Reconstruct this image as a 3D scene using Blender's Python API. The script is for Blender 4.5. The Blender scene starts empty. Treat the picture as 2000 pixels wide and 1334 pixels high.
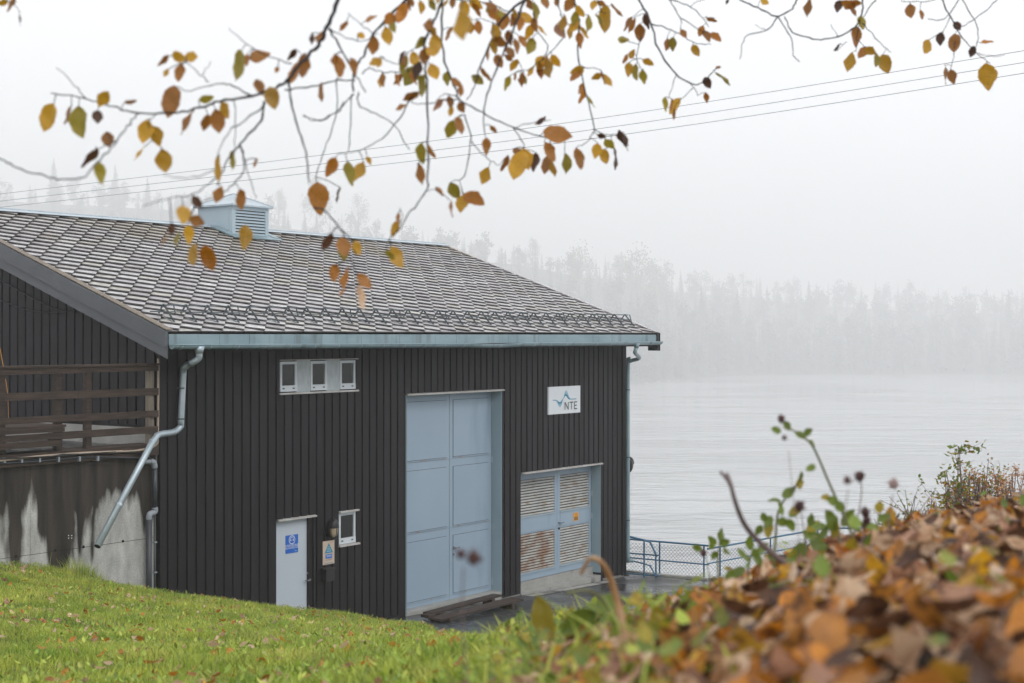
import bpy, math, random
import numpy as np
from mathutils import Vector, Matrix

random.seed(7)
rng = np.random.default_rng(7)
SC = bpy.context.scene
COL = SC.collection

# ------------------------------------------------------------------ camera
FPX = 2900.0
HAZE = 0.00128
W_A, W_B, W_C, W_LO = .42, 1.15, 2.2, .12
TH = math.atan2(2120, 2900)
FW = Vector((math.cos(math.pi / 2 - TH - 0), 0, 0))
F = Vector((math.cos(TH), math.sin(TH), 0))
R = Vector((math.sin(TH), -math.cos(TH), 0))
UP = Vector((0, 0, 1))
CAM = Vector((-14.97, -17.53, 5.1))
cd = bpy.data.cameras.new('camera')
cam = bpy.data.objects.new('camera', cd)
COL.objects.link(cam)
cam.location = CAM
cam.rotation_euler = (math.pi / 2, 0, math.atan2(F.y, F.x) - math.pi / 2)
cd.sensor_width = 36
cd.lens = FPX / 2000 * 36
cd.shift_y = -0.0055
cd.clip_end = 9000
cd.clip_start = 0.05
cd.dof.use_dof = True
cd.dof.focus_distance = 27
cd.dof.aperture_fstop = 5.2
cd.dof.aperture_blades = 9
SC.camera = cam

# ------------------------------------------------------------------ sky, sun, exposure
SUN_EL, SUN_AZ = math.radians(42), math.radians(215)
w = bpy.data.worlds.new('World')
SC.world = w
w.use_nodes = True
nt = w.node_tree
bg = nt.nodes['Background']
sky = nt.nodes.new('ShaderNodeTexSky')
sky.sky_type = 'NISHITA'
sky.sun_disc = False
sky.sun_elevation = SUN_EL
sky.sun_rotation = SUN_AZ
sky.dust_density = 6
sky.air_density = 1.5
hs = nt.nodes.new('ShaderNodeHueSaturation')
hs.inputs['Saturation'].default_value = 0.12
mx = nt.nodes.new('ShaderNodeMix')
mx.data_type = 'RGBA'
mx.inputs[0].default_value = 0.88                      # thick cloud deck over the clear-sky model
mx.inputs[7].default_value = (11.2, 11.28, 11.45, 1)
nt.links.new(sky.outputs[0], hs.inputs['Color'])
nt.links.new(hs.outputs[0], mx.inputs[6])
nt.links.new(mx.outputs[2], bg.inputs['Color'])
bg.inputs['Strength'].default_value = 0.10
ld = bpy.data.lights.new('sun', 'SUN')
ld.energy = 0.7
ld.angle = math.radians(25)
ld.color = (1.0, 0.97, 0.93)
sun = bpy.data.objects.new('sun', ld)
COL.objects.link(sun)
# light comes from up-left behind the camera
sdir = Vector((-math.cos(SUN_EL) * 0.15, -math.cos(SUN_EL) * 0.99, math.sin(SUN_EL)))
sun.rotation_euler = sdir.to_track_quat('Z', 'Y').to_euler()
SC.view_settings.view_transform = 'Standard'
SC.view_settings.look = 'None'
SC.view_settings.gamma = 1
SC.view_settings.use_curve_mapping = False
SC.view_settings.exposure = 0.34
SC.render.engine = 'CYCLES'
SC.cycles.use_denoising = True
SC.cycles.max_bounces = 10
SC.cycles.volume_bounces = 8
SC.cycles.transparent_max_bounces = 8
SC.cycles.use_adaptive_sampling = True

# ------------------------------------------------------------------ helpers
def ray(px, py):
    return F + R * ((px - 1000) / FPX) + UP * ((656 - py) / FPX)
def P(px, py, d):
    return CAM + ray(px, py) * d
def onY(px, py, y0):
    r = ray(px, py); return CAM + r * ((y0 - CAM.y) / r.y)
def onX(px, py, x0):
    r = ray(px, py); return CAM + r * ((x0 - CAM.x) / r.x)
def onZ(px, py, z0):
    r = ray(px, py); return CAM + r * ((z0 - CAM.z) / r.z)
def lat(x, y):
    return (x - CAM.x) * R.x + (y - CAM.y) * R.y
def dep(x, y):
    return (x - CAM.x) * F.x + (y - CAM.y) * F.y
def world(l, d, z=0.0):
    return Vector((CAM.x + R.x * l + F.x * d, CAM.y + R.y * l + F.y * d, z))

def tag(o, label=None, cat=None, group=None, kind=None):
    if label: o['label'] = label
    if cat: o['category'] = cat
    if group: o['group'] = group
    if kind: o['kind'] = kind
    return o

def empty(name, loc, label=None, cat=None, group=None):
    o = bpy.data.objects.new(name, None)
    o.empty_display_size = 0.2
    COL.objects.link(o)
    o.location = loc
    return tag(o, label, cat, group)

def attach(o, parent):
    if parent is not None:
        o.parent = parent
        t = Vector((0, 0, 0)); q = parent
        while q is not None:
            t += q.location; q = q.parent if q.parent else None
        o.location = o.location - t
    return o

def mesh_np(name, verts, faces_flat, counts, mats=None, midx=None, smooth=False):
    me = bpy.data.meshes.new(name)
    n = len(verts)
    me.vertices.add(n)
    me.vertices.foreach_set('co', np.asarray(verts, dtype=np.float32).ravel())
    me.loops.add(len(faces_flat))
    me.loops.foreach_set('vertex_index', np.asarray(faces_flat, dtype=np.int32))
    me.polygons.add(len(counts))
    c = np.asarray(counts, dtype=np.int32)
    st = np.concatenate([[0], np.cumsum(c)[:-1]]).astype(np.int32)
    me.polygons.foreach_set('loop_start', st)
    me.polygons.foreach_set('loop_total', c)
    for m in (mats or []): me.materials.append(m)
    if midx is not None: me.polygons.foreach_set('material_index', np.asarray(midx, dtype=np.int32))
    if smooth: me.polygons.foreach_set('use_smooth', np.ones(len(c), dtype=bool))
    me.update(calc_edges=True)
    me.validate()
    return me

def obj(name, me, parent=None, **kw):
    o = bpy.data.objects.new(name, me)
    COL.objects.link(o)
    attach(o, parent)
    return tag(o, **kw)

class MB:
    def __init__(s): s.v = []; s.f = []; s.m = []; s.cur = 0
    def add(s, vs, fs):
        b = len(s.v); s.v += [tuple(v) for v in vs]
        for f in fs: s.f.append([b + i for i in f]); s.m.append(s.cur)
        return s
    def hexa(s, p):
        return s.add(p, [(0, 3, 2, 1), (4, 5, 6, 7), (0, 1, 5, 4), (1, 2, 6, 5), (2, 3, 7, 6), (3, 0, 4, 7)])
    def box(s, x0, x1, y0, y1, z0, z1):
        return s.hexa([(x0, y0, z0), (x1, y0, z0), (x1, y1, z0), (x0, y1, z0), (x0, y0, z1), (x1, y0, z1), (x1, y1, z1), (x0, y1, z1)])
    def obox(s, o, a, b, c):
        o, a, b, c = Vector(o), Vector(a), Vector(b), Vector(c)
        return s.hexa([o, o + a, o + a + b, o + b, o + c, o + a + c, o + a + b + c, o + b + c])
    def bar(s, p, q, wd, ht, up=(0, 0, 1)):
        p, q = Vector(p), Vector(q); d = q - p; u = Vector(up)
        side = d.cross(u).normalized() * wd; uu = side.cross(d).normalized() * ht
        return s.obox(p - side / 2 - uu / 2, d, side, uu)
    def tube(s, pts, r, n=8, caps=True):
        pts = [Vector(p) for p in pts]; k = len(pts)
        if not hasattr(r, '__len__'): r = [r] * k
        b = len(s.v); ref = None
        for i, p in enumerate(pts):
            t = (pts[min(i + 1, k - 1)] - pts[max(i - 1, 0)])
            t = t.normalized() if t.length > 1e-9 else Vector((0, 0, 1))
            if ref is None:
                ref = Vector((0, 0, 1)) if abs(t.z) < 0.9 else Vector((1, 0, 0))
            ref = (ref - t * ref.dot(t))
            ref = ref.normalized() if ref.length > 1e-6 else t.orthogonal().normalized()
            bi = t.cross(ref)
            for j in range(n):
                a = 2 * math.pi * j / n
                s.v.append(tuple(p + (ref * math.cos(a) + bi * math.sin(a)) * r[i]))
        for i in range(k - 1):
            for j in range(n):
                s.f.append([b + i * n + j, b + i * n + (j + 1) % n, b + (i + 1) * n + (j + 1) % n, b + (i + 1) * n + j]); s.m.append(s.cur)
        if caps:
            s.f.append([b + j for j in range(n)][::-1]); s.m.append(s.cur)
            s.f.append([b + (k - 1) * n + j for j in range(n)]); s.m.append(s.cur)
        return s
    def ball(s, c, r, n=8, m=6, sq=(1, 1, 1)):
        c = Vector(c); b = len(s.v)
        for i in range(m + 1):
            th = math.pi * i / m
            for j in range(n):
                ph = 2 * math.pi * j / n
                s.v.append((c.x + r * sq[0] * math.sin(th) * math.cos(ph), c.y + r * sq[1] * math.sin(th) * math.sin(ph), c.z + r * sq[2] * math.cos(th)))
        for i in range(m):
            for j in range(n):
                s.f.append([b + i * n + j, b + (i + 1) * n + j, b + (i + 1) * n + (j + 1) % n, b + i * n + (j + 1) % n]); s.m.append(s.cur)
        return s
    def mesh(s, name, mats, smooth=False):
        mats = mats if isinstance(mats, (list, tuple)) else [mats]
        me = bpy.data.meshes.new(name)
        me.from_pydata(s.v, [], s.f)
        for m in mats: me.materials.append(m)
        me.polygons.foreach_set('material_index', s.m)
        if smooth: me.polygons.foreach_set('use_smooth', [True] * len(s.f))
        me.update()
        return me
    def build(s, name, mats, parent=None, smooth=False, **kw):
        return obj(name, s.mesh(name, mats, smooth), parent, **kw)

def smooth_line(pts, k=4):
    pts = [Vector(p) for p in pts]
    if len(pts) < 3: return [pts[0].lerp(pts[-1], i / k) for i in range(k + 1)]
    out = []
    for i in range(len(pts) - 1):
        p0, p1, p2, p3 = pts[max(i - 1, 0)], pts[i], pts[i + 1], pts[min(i + 2, len(pts) - 1)]
        for j in range(k):
            t = j / k
            out.append(0.5 * ((2 * p1) + (p2 - p0) * t + (2 * p0 - 5 * p1 + 4 * p2 - p3) * t * t + (3 * p1 - p0 - 3 * p2 + p3) * t ** 3))
    out.append(pts[-1])
    return out

# ------------------------------------------------------------------ materials
def N(t, typ, **kw):
    n = t.nodes.new(typ)
    for k, v in kw.items():
        try: n.inputs[k].default_value = v
        except Exception: setattr(n, k, v)
    return n
def mat(name, c1, c2=None, rough=0.6, scale=(4, 4, 4), nscale=1.0, lo=0.35, hi=0.65, metal=0.0, bump=0.0, bscale=40, vary=0.0,
        fine=0.0, spec=0.5, trans=0.0, third=None, thr=(0.55, 0.7), tscale=(1, 1, 1), tn=1.0, coat=0.0, geo=False, rlo=None):
    m = bpy.data.materials.new(name); m.use_nodes = True; t = m.node_tree
    b = t.nodes['Principled BSDF']; out = t.nodes['Material Output']
    L = t.links.new
    tc = N(t, 'ShaderNodeTexCoord')
    src = tc.outputs['Object']
    if geo:
        g = N(t, 'ShaderNodeNewGeometry'); src = g.outputs['Position']
    def noise(sv, ns, det=6):
        mp = N(t, 'ShaderNodeMapping'); mp.inputs['Scale'].default_value = sv
        L(src, mp.inputs['Vector'])
        n = N(t, 'ShaderNodeTexNoise'); n.inputs['Scale'].default_value = ns; n.inputs['Detail'].default_value = det
        L(mp.outputs[0], n.inputs['Vector'])
        return n
    c2 = c2 or tuple(x * 0.8 for x in c1)
    n1 = noise(scale, nscale)
    rp = N(t, 'ShaderNodeValToRGB'); rp.color_ramp.elements[0].position = lo; rp.color_ramp.elements[1].position = hi
    rp.color_ramp.elements[0].color = (*c1, 1); rp.color_ramp.elements[1].color = (*c2, 1)
    L(n1.outputs['Fac'], rp.inputs[0])
    col = rp.outputs[0]
    if third:
        n3 = noise(tscale, tn)
        r3 = N(t, 'ShaderNodeValToRGB'); r3.color_ramp.elements[0].position = thr[0]; r3.color_ramp.elements[1].position = thr[1]
        L(n3.outputs['Fac'], r3.inputs[0])
        m3 = N(t, 'ShaderNodeMix', data_type='RGBA')
        L(r3.outputs[0], m3.inputs[0]); L(col, m3.inputs[6]); m3.inputs[7].default_value = (*third, 1)
        col = m3.outputs[2]
    if fine:
        n4 = noise((1, 1, 1), bscale * 1.7, 3)
        hv = N(t, 'ShaderNodeHueSaturation')
        mr = N(t, 'ShaderNodeMapRange'); mr.inputs[1].default_value = 0.3; mr.inputs[2].default_value = 0.7
        mr.inputs[3].default_value = 1 - fine; mr.inputs[4].default_value = 1 + fine
        L(n4.outputs['Fac'], mr.inputs[0]); L(mr.outputs[0], hv.inputs['Value']); L(col, hv.inputs['Color']); col = hv.outputs[0]
    if vary:
        oi = N(t, 'ShaderNodeObjectInfo'); g2 = N(t, 'ShaderNodeNewGeometry')
        ad = N(t, 'ShaderNodeMath', operation='ADD'); fr = N(t, 'ShaderNodeMath', operation='FRACT')
        L(oi.outputs['Random'], ad.inputs[0]); L(g2.outputs['Random Per Island'], ad.inputs[1]); L(ad.outputs[0], fr.inputs[0])
        mr = N(t, 'ShaderNodeMapRange'); mr.inputs[3].default_value = 1 - vary; mr.inputs[4].default_value = 1 + vary
        hv = N(t, 'ShaderNodeHueSaturation')
        L(fr.outputs[0], mr.inputs[0]); L(mr.outputs[0], hv.inputs['Value']); L(col, hv.inputs['Color']); col = hv.outputs[0]
    L(col, b.inputs['Base Color'])
    b.inputs['Roughness'].default_value = rough
    b.inputs['Metallic'].default_value = metal
    b.inputs['Specular IOR Level'].default_value = spec
    b.inputs['Coat Weight'].default_value = coat
    if rlo is not None:
        mr = N(t, 'ShaderNodeMapRange'); mr.inputs[1].default_value = 0.4; mr.inputs[2].default_value = 0.62
        mr.inputs[3].default_value = rlo; mr.inputs[4].default_value = rough
        L(n1.outputs['Fac'], mr.inputs[0]); L(mr.outputs[0], b.inputs['Roughness'])
    if bump:
        nb = noise((1, 1, 1), bscale, 4)
        bp = N(t, 'ShaderNodeBump'); bp.inputs['Strength'].default_value = bump; bp.inputs['Distance'].default_value = 0.02
        L(nb.outputs['Fac'], bp.inputs['Height']); L(bp.outputs[0], b.inputs['Normal'])
    if trans:
        tr = N(t, 'ShaderNodeBsdfTranslucent'); ms = N(t, 'ShaderNodeMixShader'); ms.inputs[0].default_value = trans
        L(col, tr.inputs['Color']); L(b.outputs[0], ms.inputs[1]); L(tr.outputs[0], ms.inputs[2]); L(ms.outputs[0], out.inputs['Surface'])
    return m

M = {}
M['clad'] = mat('charcoal_cladding', (.0108, .0090, .0116), (.0158, .0135, .0172), spec=.30, rough=.58, scale=(8, 8, .7), vary=.22, bump=.15, bscale=60, fine=.08, third=(.020, .020, .023), thr=(.6, .85), tscale=(3, 3, .4), tn=2)
M['backing'] = mat('wall_backing', (.006, .006, .006), (.010, .010, .010), rough=.8)
M['trim'] = mat('painted_bargeboard', (.085, .092, .105), (.10, .107, .12), rough=.5, scale=(2, 2, 2), bump=.1, fine=.08, third=(.15, .16, .17), thr=(.66, .8), tn=1.2)
M['zinc'] = mat('weathered_zinc', (.20, .29, .33), (.27, .37, .41), rough=.42, scale=(1.5, 2, 3), fine=.05, spec=.6, third=(.14, .19, .20), thr=(.56, .72), tscale=(5, 1, .6), tn=1.0, vary=.06)
M['zinc_light'] = mat('galvanised_steel', (.36, .43, .48), (.45, .52, .57), rough=.3, scale=(3, 3, 3), fine=.08, metal=.35)
M['steel'] = mat('painted_steel_pale_blue', (.36, .45, .51), (.40, .49, .55), rough=.4, scale=(2, 2, 2), fine=.03)
M['snow'] = mat('snow_guard_steel', (.06, .08, .09), (.10, .12, .135), rough=.4, scale=(6, 6, 6), metal=.2)
M['door'] = mat('pale_blue_door_paint', (.29, .385, .48), (.32, .415, .51), rough=.4, scale=(1, 1, .5), fine=.02, third=(.25, .34, .43), thr=(.58, .75), tscale=(1.5, 1.5, .35), tn=1.5)
M['door_rusty'] = mat('rust_specked_door_paint', (.29, .385, .48), (.32, .415, .51), rough=.5, scale=(2, 2, 2), third=(.34, .19, .11), thr=(.56, .66), tscale=(1, 1, 3), tn=5, geo=True)
M['door_dark'] = mat('blue_grey_reveal', (.28, .38, .43), (.33, .43, .48), rough=.45, scale=(2, 2, 1))
M['groove'] = mat('door_joint', (.06, .08, .09), (.05, .07, .08), rough=.7)
M['louvre'] = mat('rusty_louvre', (.44, .45, .44), (.54, .54, .52), rough=.5, scale=(4, 4, 4), third=(.36, .24, .14), thr=(.52, .74), tscale=(1.3, 1, 2.2), tn=3.6, geo=True, fine=.1)
M['louvre_rust'] = mat('very_rusty_louvre', (.44, .43, .40), (.50, .49, .46), rough=.5, scale=(4, 4, 4), third=(.30, .15, .08), thr=(.42, .66), tscale=(1.3, 1, 1.6), tn=3.0, geo=True, fine=.1)
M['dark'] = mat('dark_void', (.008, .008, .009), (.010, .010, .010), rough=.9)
M['white_door'] = mat('pale_grey_door', (.50, .56, .63), (.53, .59, .66), rough=.4, scale=(1, 1, 1), fine=.02)
M['win_frame'] = mat('white_window_frame', (.58, .63, .68), (.64, .69, .73), rough=.35, scale=(3, 3, 3))
M['win_panel'] = mat('grey_marbled_panel', (.38, .43, .46), (.50, .55, .58), rough=.5, scale=(6, 6, 2), nscale=3)
M['flash'] = mat('flashing_metal', (.55, .55, .54), (.45, .42, .40), rough=.4, scale=(6, 6, 6), third=(.35, .2, .12), thr=(.62, .72), tn=8)
M['concrete'] = mat('plain_concrete', (.30, .30, .28), (.36, .355, .34), rough=.85, scale=(3, 3, 3), bump=.3, bscale=30, fine=.12, third=(.12, .12, .11), thr=(.58, .7), tn=2)
M['wood'] = mat('weathered_brown_wood', (.030, .018, .013), (.060, .038, .028), rough=.75, scale=(3, 30, 30), bump=.3, bscale=50, vary=.2, fine=.15)
M['wood_light'] = mat('greyed_wood', (.22, .19, .15), (.15, .12, .10), rough=.8, scale=(20, 20, 2), bump=.2, vary=.1)
M['black'] = mat('black_plastic', (.012, .012, .013), (.016, .016, .017), rough=.35, scale=(4, 4, 4))
M['blue_rail'] = mat('blue_paint', (.03, .12, .22), (.04, .15, .26), rough=.4, scale=(6, 6, 6), third=(.10, .13, .15), thr=(.6, .75), tn=9)
M['wire'] = mat('galvanised_wire', (.05, .06, .065), (.08, .09, .10), rough=.5)
M['pipe_dark'] = mat('dark_pvc_pipe', (.03, .035, .045), (.04, .045, .055), rough=.35)
M['pipe_grey'] = mat('grey_pvc', (.25, .28, .32), (.3, .33, .37), rough=.4)
M['cable_beige'] = mat('beige_conduit', (.42, .34, .27), (.36, .28, .22), rough=.5)
M['sign_white'] = mat('white_enamel', (.72, .76, .80), (.74, .78, .82), rough=.35)
M['teal'] = mat('teal_print', (.01, .23, .38), (.01, .24, .40), rough=.4)
M['teal_pale'] = mat('pale_teal_print', (.10, .40, .58), (.14, .45, .62), rough=.4)
M['sign_blue'] = mat('blue_sign', (.008, .12, .52), (.01, .13, .55), rough=.35)
M['print_white'] = mat('white_print', (.75, .80, .85), (.75, .80, .85), rough=.4)
M['print_sky'] = mat('light_blue_print', (.15, .45, .75), (.18, .5, .8), rough=.4)
M['paper'] = mat('yellowed_paper_sign', (.62, .50, .40), (.56, .45, .36), rough=.5, scale=(5, 5, 5), third=(.38, .25, .16), thr=(.66, .78), tn=12)
M['orange'] = mat('orange_warning_sign', (.78, .33, .02), (.8, .36, .03), rough=.4)
M['lens_glass'] = mat('lamp_lens', (.42, .33, .22), (.50, .42, .30), rough=.12, scale=(8, 8, 8), coat=.6)
M['chrome'] = mat('chrome_handle', (.35, .37, .4), (.3, .32, .35), rough=.2, metal=.9)
M['bark'] = mat('grey_brown_bark', (.018, .014, .015), (.035, .029, .030), rough=.8, scale=(20, 20, 20), bump=.3)
M['asphalt'] = mat('wet_asphalt', (.020, .021, .023), (.034, .035, .036), rough=.55, scale=(.5, .5, .5), nscale=1.6, lo=.4, hi=.6, rlo=.08, fine=.35, bump=.12, bscale=90, third=(.055, .057, .058), thr=(.5, .62), tscale=(.25, .25, .25), tn=1.3)
M['yard_curb'] = M['concrete']

# slate: several greys that change from tile to tile, ochre lichen near the ridge
def slate_mat():
    m = bpy.data.materials.new('slate'); m.use_nodes = True; t = m.node_tree; L = t.links.new
    b = t.nodes['Principled BSDF']
    oi = N(t, 'ShaderNodeObjectInfo'); g = N(t, 'ShaderNodeNewGeometry')
    ad = N(t, 'ShaderNodeMath', operation='ADD'); fr = N(t, 'ShaderNodeMath', operation='FRACT')
    L(oi.outputs['Random'], ad.inputs[0]); L(g.outputs['Random Per Island'], ad.inputs[1]); L(ad.outputs[0], fr.inputs[0])
    rp = N(t, 'ShaderNodeValToRGB'); cr = rp.color_ramp; cr.interpolation = 'LINEAR'
    cols = [(0, (.50, .49, .50)), (.2, (.44, .42, .44)), (.4, (.56, .555, .56)), (.6, (.50, .49, .495)), (.78, (.38, .36, .37)), (.9, (.50, .48, .43)), (1, (.60, .60, .61))]
    cr.elements[0].color = (*cols[0][1], 1); cr.elements[1].color = (*cols[-1][1], 1)
    for p, c in cols[1:-1]:
        e = cr.elements.new(p); e.color = (*c, 1)
    L(fr.outputs[0], rp.inputs[0])
    n = N(t, 'ShaderNodeTexNoise'); n.inputs['Scale'].default_value = 9; n.inputs['Detail'].default_value = 8
    L(g.outputs['Position'], n.inputs['Vector'])
    mr = N(t, 'ShaderNodeMapRange'); mr.inputs[1].default_value = .3; mr.inputs[2].default_value = .7; mr.inputs[3].default_value = .62; mr.inputs[4].default_value = 1.22
    L(n.outputs['Fac'], mr.inputs[0])
    hv = N(t, 'ShaderNodeHueSaturation'); L(mr.outputs[0], hv.inputs['Value']); L(rp.outputs[0], hv.inputs['Color'])
    n2 = N(t, 'ShaderNodeTexNoise'); n2.inputs['Scale'].default_value = .55; n2.inputs['Detail'].default_value = 5
    L(g.outputs['Position'], n2.inputs['Vector'])
    sx = N(t, 'ShaderNodeSeparateXYZ'); L(g.outputs['Position'], sx.inputs[0])
    mz = N(t, 'ShaderNodeMapRange'); mz.inputs[1].default_value = 5.9; mz.inputs[2].default_value = 7.2; mz.inputs[3].default_value = -.12; mz.inputs[4].default_value = .16
    L(sx.outputs['Z'], mz.inputs[0])
    a2 = N(t, 'ShaderNodeMath', operation='ADD'); L(n2.outputs['Fac'], a2.inputs[0]); L(mz.outputs[0], a2.inputs[1])
    r2 = N(t, 'ShaderNodeValToRGB'); r2.color_ramp.elements[0].position = .56; r2.color_ramp.elements[1].position = .78; r2.color_ramp.elements[1].color = (.6, .6, .6, 1)
    L(a2.outputs[0], r2.inputs[0])
    mm = N(t, 'ShaderNodeMix', data_type='RGBA'); L(r2.outputs[0], mm.inputs[0]); L(hv.outputs[0], mm.inputs[6]); mm.inputs[7].default_value = (.34, .28, .16, 1)
    L(mm.outputs[2], b.inputs['Base Color'])
    b.inputs['Roughness'].default_value = .45
    nb = N(t, 'ShaderNodeTexNoise'); nb.inputs['Scale'].default_value = 35; nb.inputs['Detail'].default_value = 5
    L(g.outputs['Position'], nb.inputs['Vector'])
    bp = N(t, 'ShaderNodeBump'); bp.inputs['Strength'].default_value = .35; bp.inputs['Distance'].default_value = .01
    L(nb.outputs['Fac'], bp.inputs['Height']); L(bp.outputs[0], b.inputs['Normal'])
    return m
M['slate'] = slate_mat()
M['slate_edge'] = mat('wet_shaded_slate_edge', (.095, .09, .092), (.15, .14, .145), rough=.6, scale=(9, 9, 9), geo=True)  # wet slate sides and undersides, coloured darker to paint in the shade under each slate

def stained_concrete():
    """rain-stained board-marked wall: dark runs from the top with ragged lower ends"""
    m = bpy.data.materials.new('stained_concrete'); m.use_nodes = True; t = m.node_tree; L = t.links.new
    b = t.nodes['Principled BSDF']
    g = N(t, 'ShaderNodeNewGeometry'); sx = N(t, 'ShaderNodeSeparateXYZ'); L(g.outputs['Position'], sx.inputs[0])
    def noise(sc, ns, det=5):
        mp = N(t, 'ShaderNodeMapping'); mp.inputs['Scale'].default_value = sc; L(g.outputs['Position'], mp.inputs['Vector'])
        n = N(t, 'ShaderNodeTexNoise'); n.inputs['Scale'].default_value = ns; n.inputs['Detail'].default_value = det; L(mp.outputs[0], n.inputs['Vector']); return n.outputs['Fac']
    def math_(op, a, bb):
        n = N(t, 'ShaderNodeMath', operation=op)
        for i, q in enumerate((a, bb)):
            if isinstance(q, (int, float)): n.inputs[i].default_value = q
            else: L(q, n.inputs[i])
        return n.outputs[0]
    streak = noise((1.0, .0, .22), 1.45, 3)
    ragged = noise((5, 0, 1.2), 2, 4)
    mz = N(t, 'ShaderNodeMapRange'); mz.inputs[1].default_value = 1.7; mz.inputs[2].default_value = 3.2; mz.inputs[3].default_value = -.16; mz.inputs[4].default_value = .26
    L(sx.outputs['Z'], mz.inputs[0])
    v = math_('ADD', math_('ADD', math_('ADD', math_('MULTIPLY', math_('SUBTRACT', streak, .5), 1.7), .5), mz.outputs[0]), math_('MULTIPLY', math_('SUBTRACT', ragged, .5), .18))
    rp = N(t, 'ShaderNodeValToRGB'); rp.color_ramp.elements[0].position = .50; rp.color_ramp.elements[1].position = .585
    L(v, rp.inputs[0])
    base = N(t, 'ShaderNodeValToRGB'); base.color_ramp.elements[0].position = .3; base.color_ramp.elements[1].position = .75
    base.color_ramp.elements[0].color = (.33, .33, .32, 1); base.color_ramp.elements[1].color = (.60, .60, .58, 1)
    L(noise((3, 3, 1.2), 2, 8), base.inputs[0])
    dk = N(t, 'ShaderNodeValToRGB'); dk.color_ramp.elements[0].position = .35; dk.color_ramp.elements[1].position = .75
    dk.color_ramp.elements[0].color = (.010, .0075, .006, 1); dk.color_ramp.elements[1].color = (.065, .05, .04, 1)
    L(noise((4, 4, .5), 1.6, 7), dk.inputs[0])
    mm = N(t, 'ShaderNodeMix', data_type='RGBA'); L(rp.outputs[0], mm.inputs[0]); L(base.outputs[0], mm.inputs[6]); L(dk.outputs[0], mm.inputs[7])
    fn = noise((1, 1, 1), 45, 4)
    mr = N(t, 'ShaderNodeMapRange'); mr.inputs[1].default_value = .3; mr.inputs[2].default_value = .7; mr.inputs[3].default_value = .8; mr.inputs[4].default_value = 1.15
    L(fn, mr.inputs[0]); hv = N(t, 'ShaderNodeHueSaturation'); L(mr.outputs[0], hv.inputs['Value']); L(mm.outputs[2], hv.inputs['Color'])
    L(hv.outputs[0], b.inputs['Base Color'])
    b.inputs['Roughness'].default_value = .75
    bp = N(t, 'ShaderNodeBump'); bp.inputs['Strength'].default_value = .3; bp.inputs['Distance'].default_value = .01
    L(fn, bp.inputs['Height']); L(bp.outputs[0], b.inputs['Normal'])
    return m
M['stained'] = stained_concrete()

def water_mat():
    """swift river: sky-bright surface, short ripples facing the viewer darker, gathered in rough patches"""
    m = bpy.data.materials.new('river_water'); m.use_nodes = True; t = m.node_tree; L = t.links.new
    b = t.nodes['Principled BSDF']
    b.inputs['Base Color'].default_value = (.34, .355, .36, 1)
    b.inputs['IOR'].default_value = 2.3; b.inputs['Roughness'].default_value = .08
    g = N(t, 'ShaderNodeNewGeometry')
    a = math.atan2(R.y, R.x)
    def noise(sc, ns, det, rough=.6, rot=0.0):
        mr_ = N(t, 'ShaderNodeMapping'); mr_.inputs['Rotation'].default_value = (0, 0, -a + rot); L(g.outputs['Position'], mr_.inputs['Vector'])
        mp = N(t, 'ShaderNodeMapping'); mp.inputs['Scale'].default_value = sc
        L(mr_.outputs[0], mp.inputs['Vector'])
        n = N(t, 'ShaderNodeTexNoise'); n.inputs['Scale'].default_value = ns; n.inputs['Detail'].default_value = det; n.inputs['Roughness'].default_value = rough
        L(mp.outputs[0], n.inputs['Vector']); return n.outputs['Fac']
    def mul(p, q):
        n = N(t, 'ShaderNodeMath', operation='MULTIPLY')
        for i, v in enumerate((p, q)):
            if isinstance(v, (int, float)): n.inputs[i].default_value = v
            else: L(v, n.inputs[i])
        return n.outputs[0]
    def add(p, q):
        n = N(t, 'ShaderNodeMath', operation='ADD'); L(p, n.inputs[0]); L(q, n.inputs[1]); return n.outputs[0]
    near = noise((.42, 1, 1), .60, 5, .62)
    mid = noise((.42, 1, 1), .17, 5, .62, .10)
    far = noise((.32, 1, 1), .045, 4, .6, -.08)
    patch = noise((.45, 1, 1), .019, 6, .62)
    rp = N(t, 'ShaderNodeValToRGB'); rp.color_ramp.elements[0].position = .44; rp.color_ramp.elements[1].position = .64
    rp.color_ramp.elements[0].color = (W_LO, W_LO, W_LO, 1); rp.color_ramp.elements[1].color = (1, 1, 1, 1)
    # a shallow bar across the stream breaks the surface into short dark waves
    mr_ = N(t, 'ShaderNodeMapping'); mr_.inputs['Rotation'].default_value = (0, 0, -a); L(g.outputs['Position'], mr_.inputs['Vector'])
    sp = N(t, 'ShaderNodeSeparateXYZ'); L(mr_.outputs[0], sp.inputs[0])
    ds = N(t, 'ShaderNodeMath', operation='SUBTRACT'); L(sp.outputs['Y'], ds.inputs[0]); ds.inputs[1].default_value = 305
    ab = N(t, 'ShaderNodeMath', operation='ABSOLUTE'); L(ds.outputs[0], ab.inputs[0])
    bar = N(t, 'ShaderNodeMapRange', interpolation_type='SMOOTHSTEP'); bar.inputs[1].default_value = 0; bar.inputs[2].default_value = 60; bar.inputs[3].default_value = .16; bar.inputs[4].default_value = 0
    L(ab.outputs[0], bar.inputs[0])
    L(add(patch, bar.outputs[0]), rp.inputs[0])
    h_ = mul(add(add(mul(near, W_A), mul(mid, W_B)), mul(far, W_C)), rp.outputs[0])
    bp = N(t, 'ShaderNodeBump'); bp.inputs['Strength'].default_value = 1.0; bp.inputs['Distance'].default_value = 1.0
    L(h_, bp.inputs['Height']); L(bp.outputs[0], b.inputs['Normal'])
    return m
M['water'] = water_mat()

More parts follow.
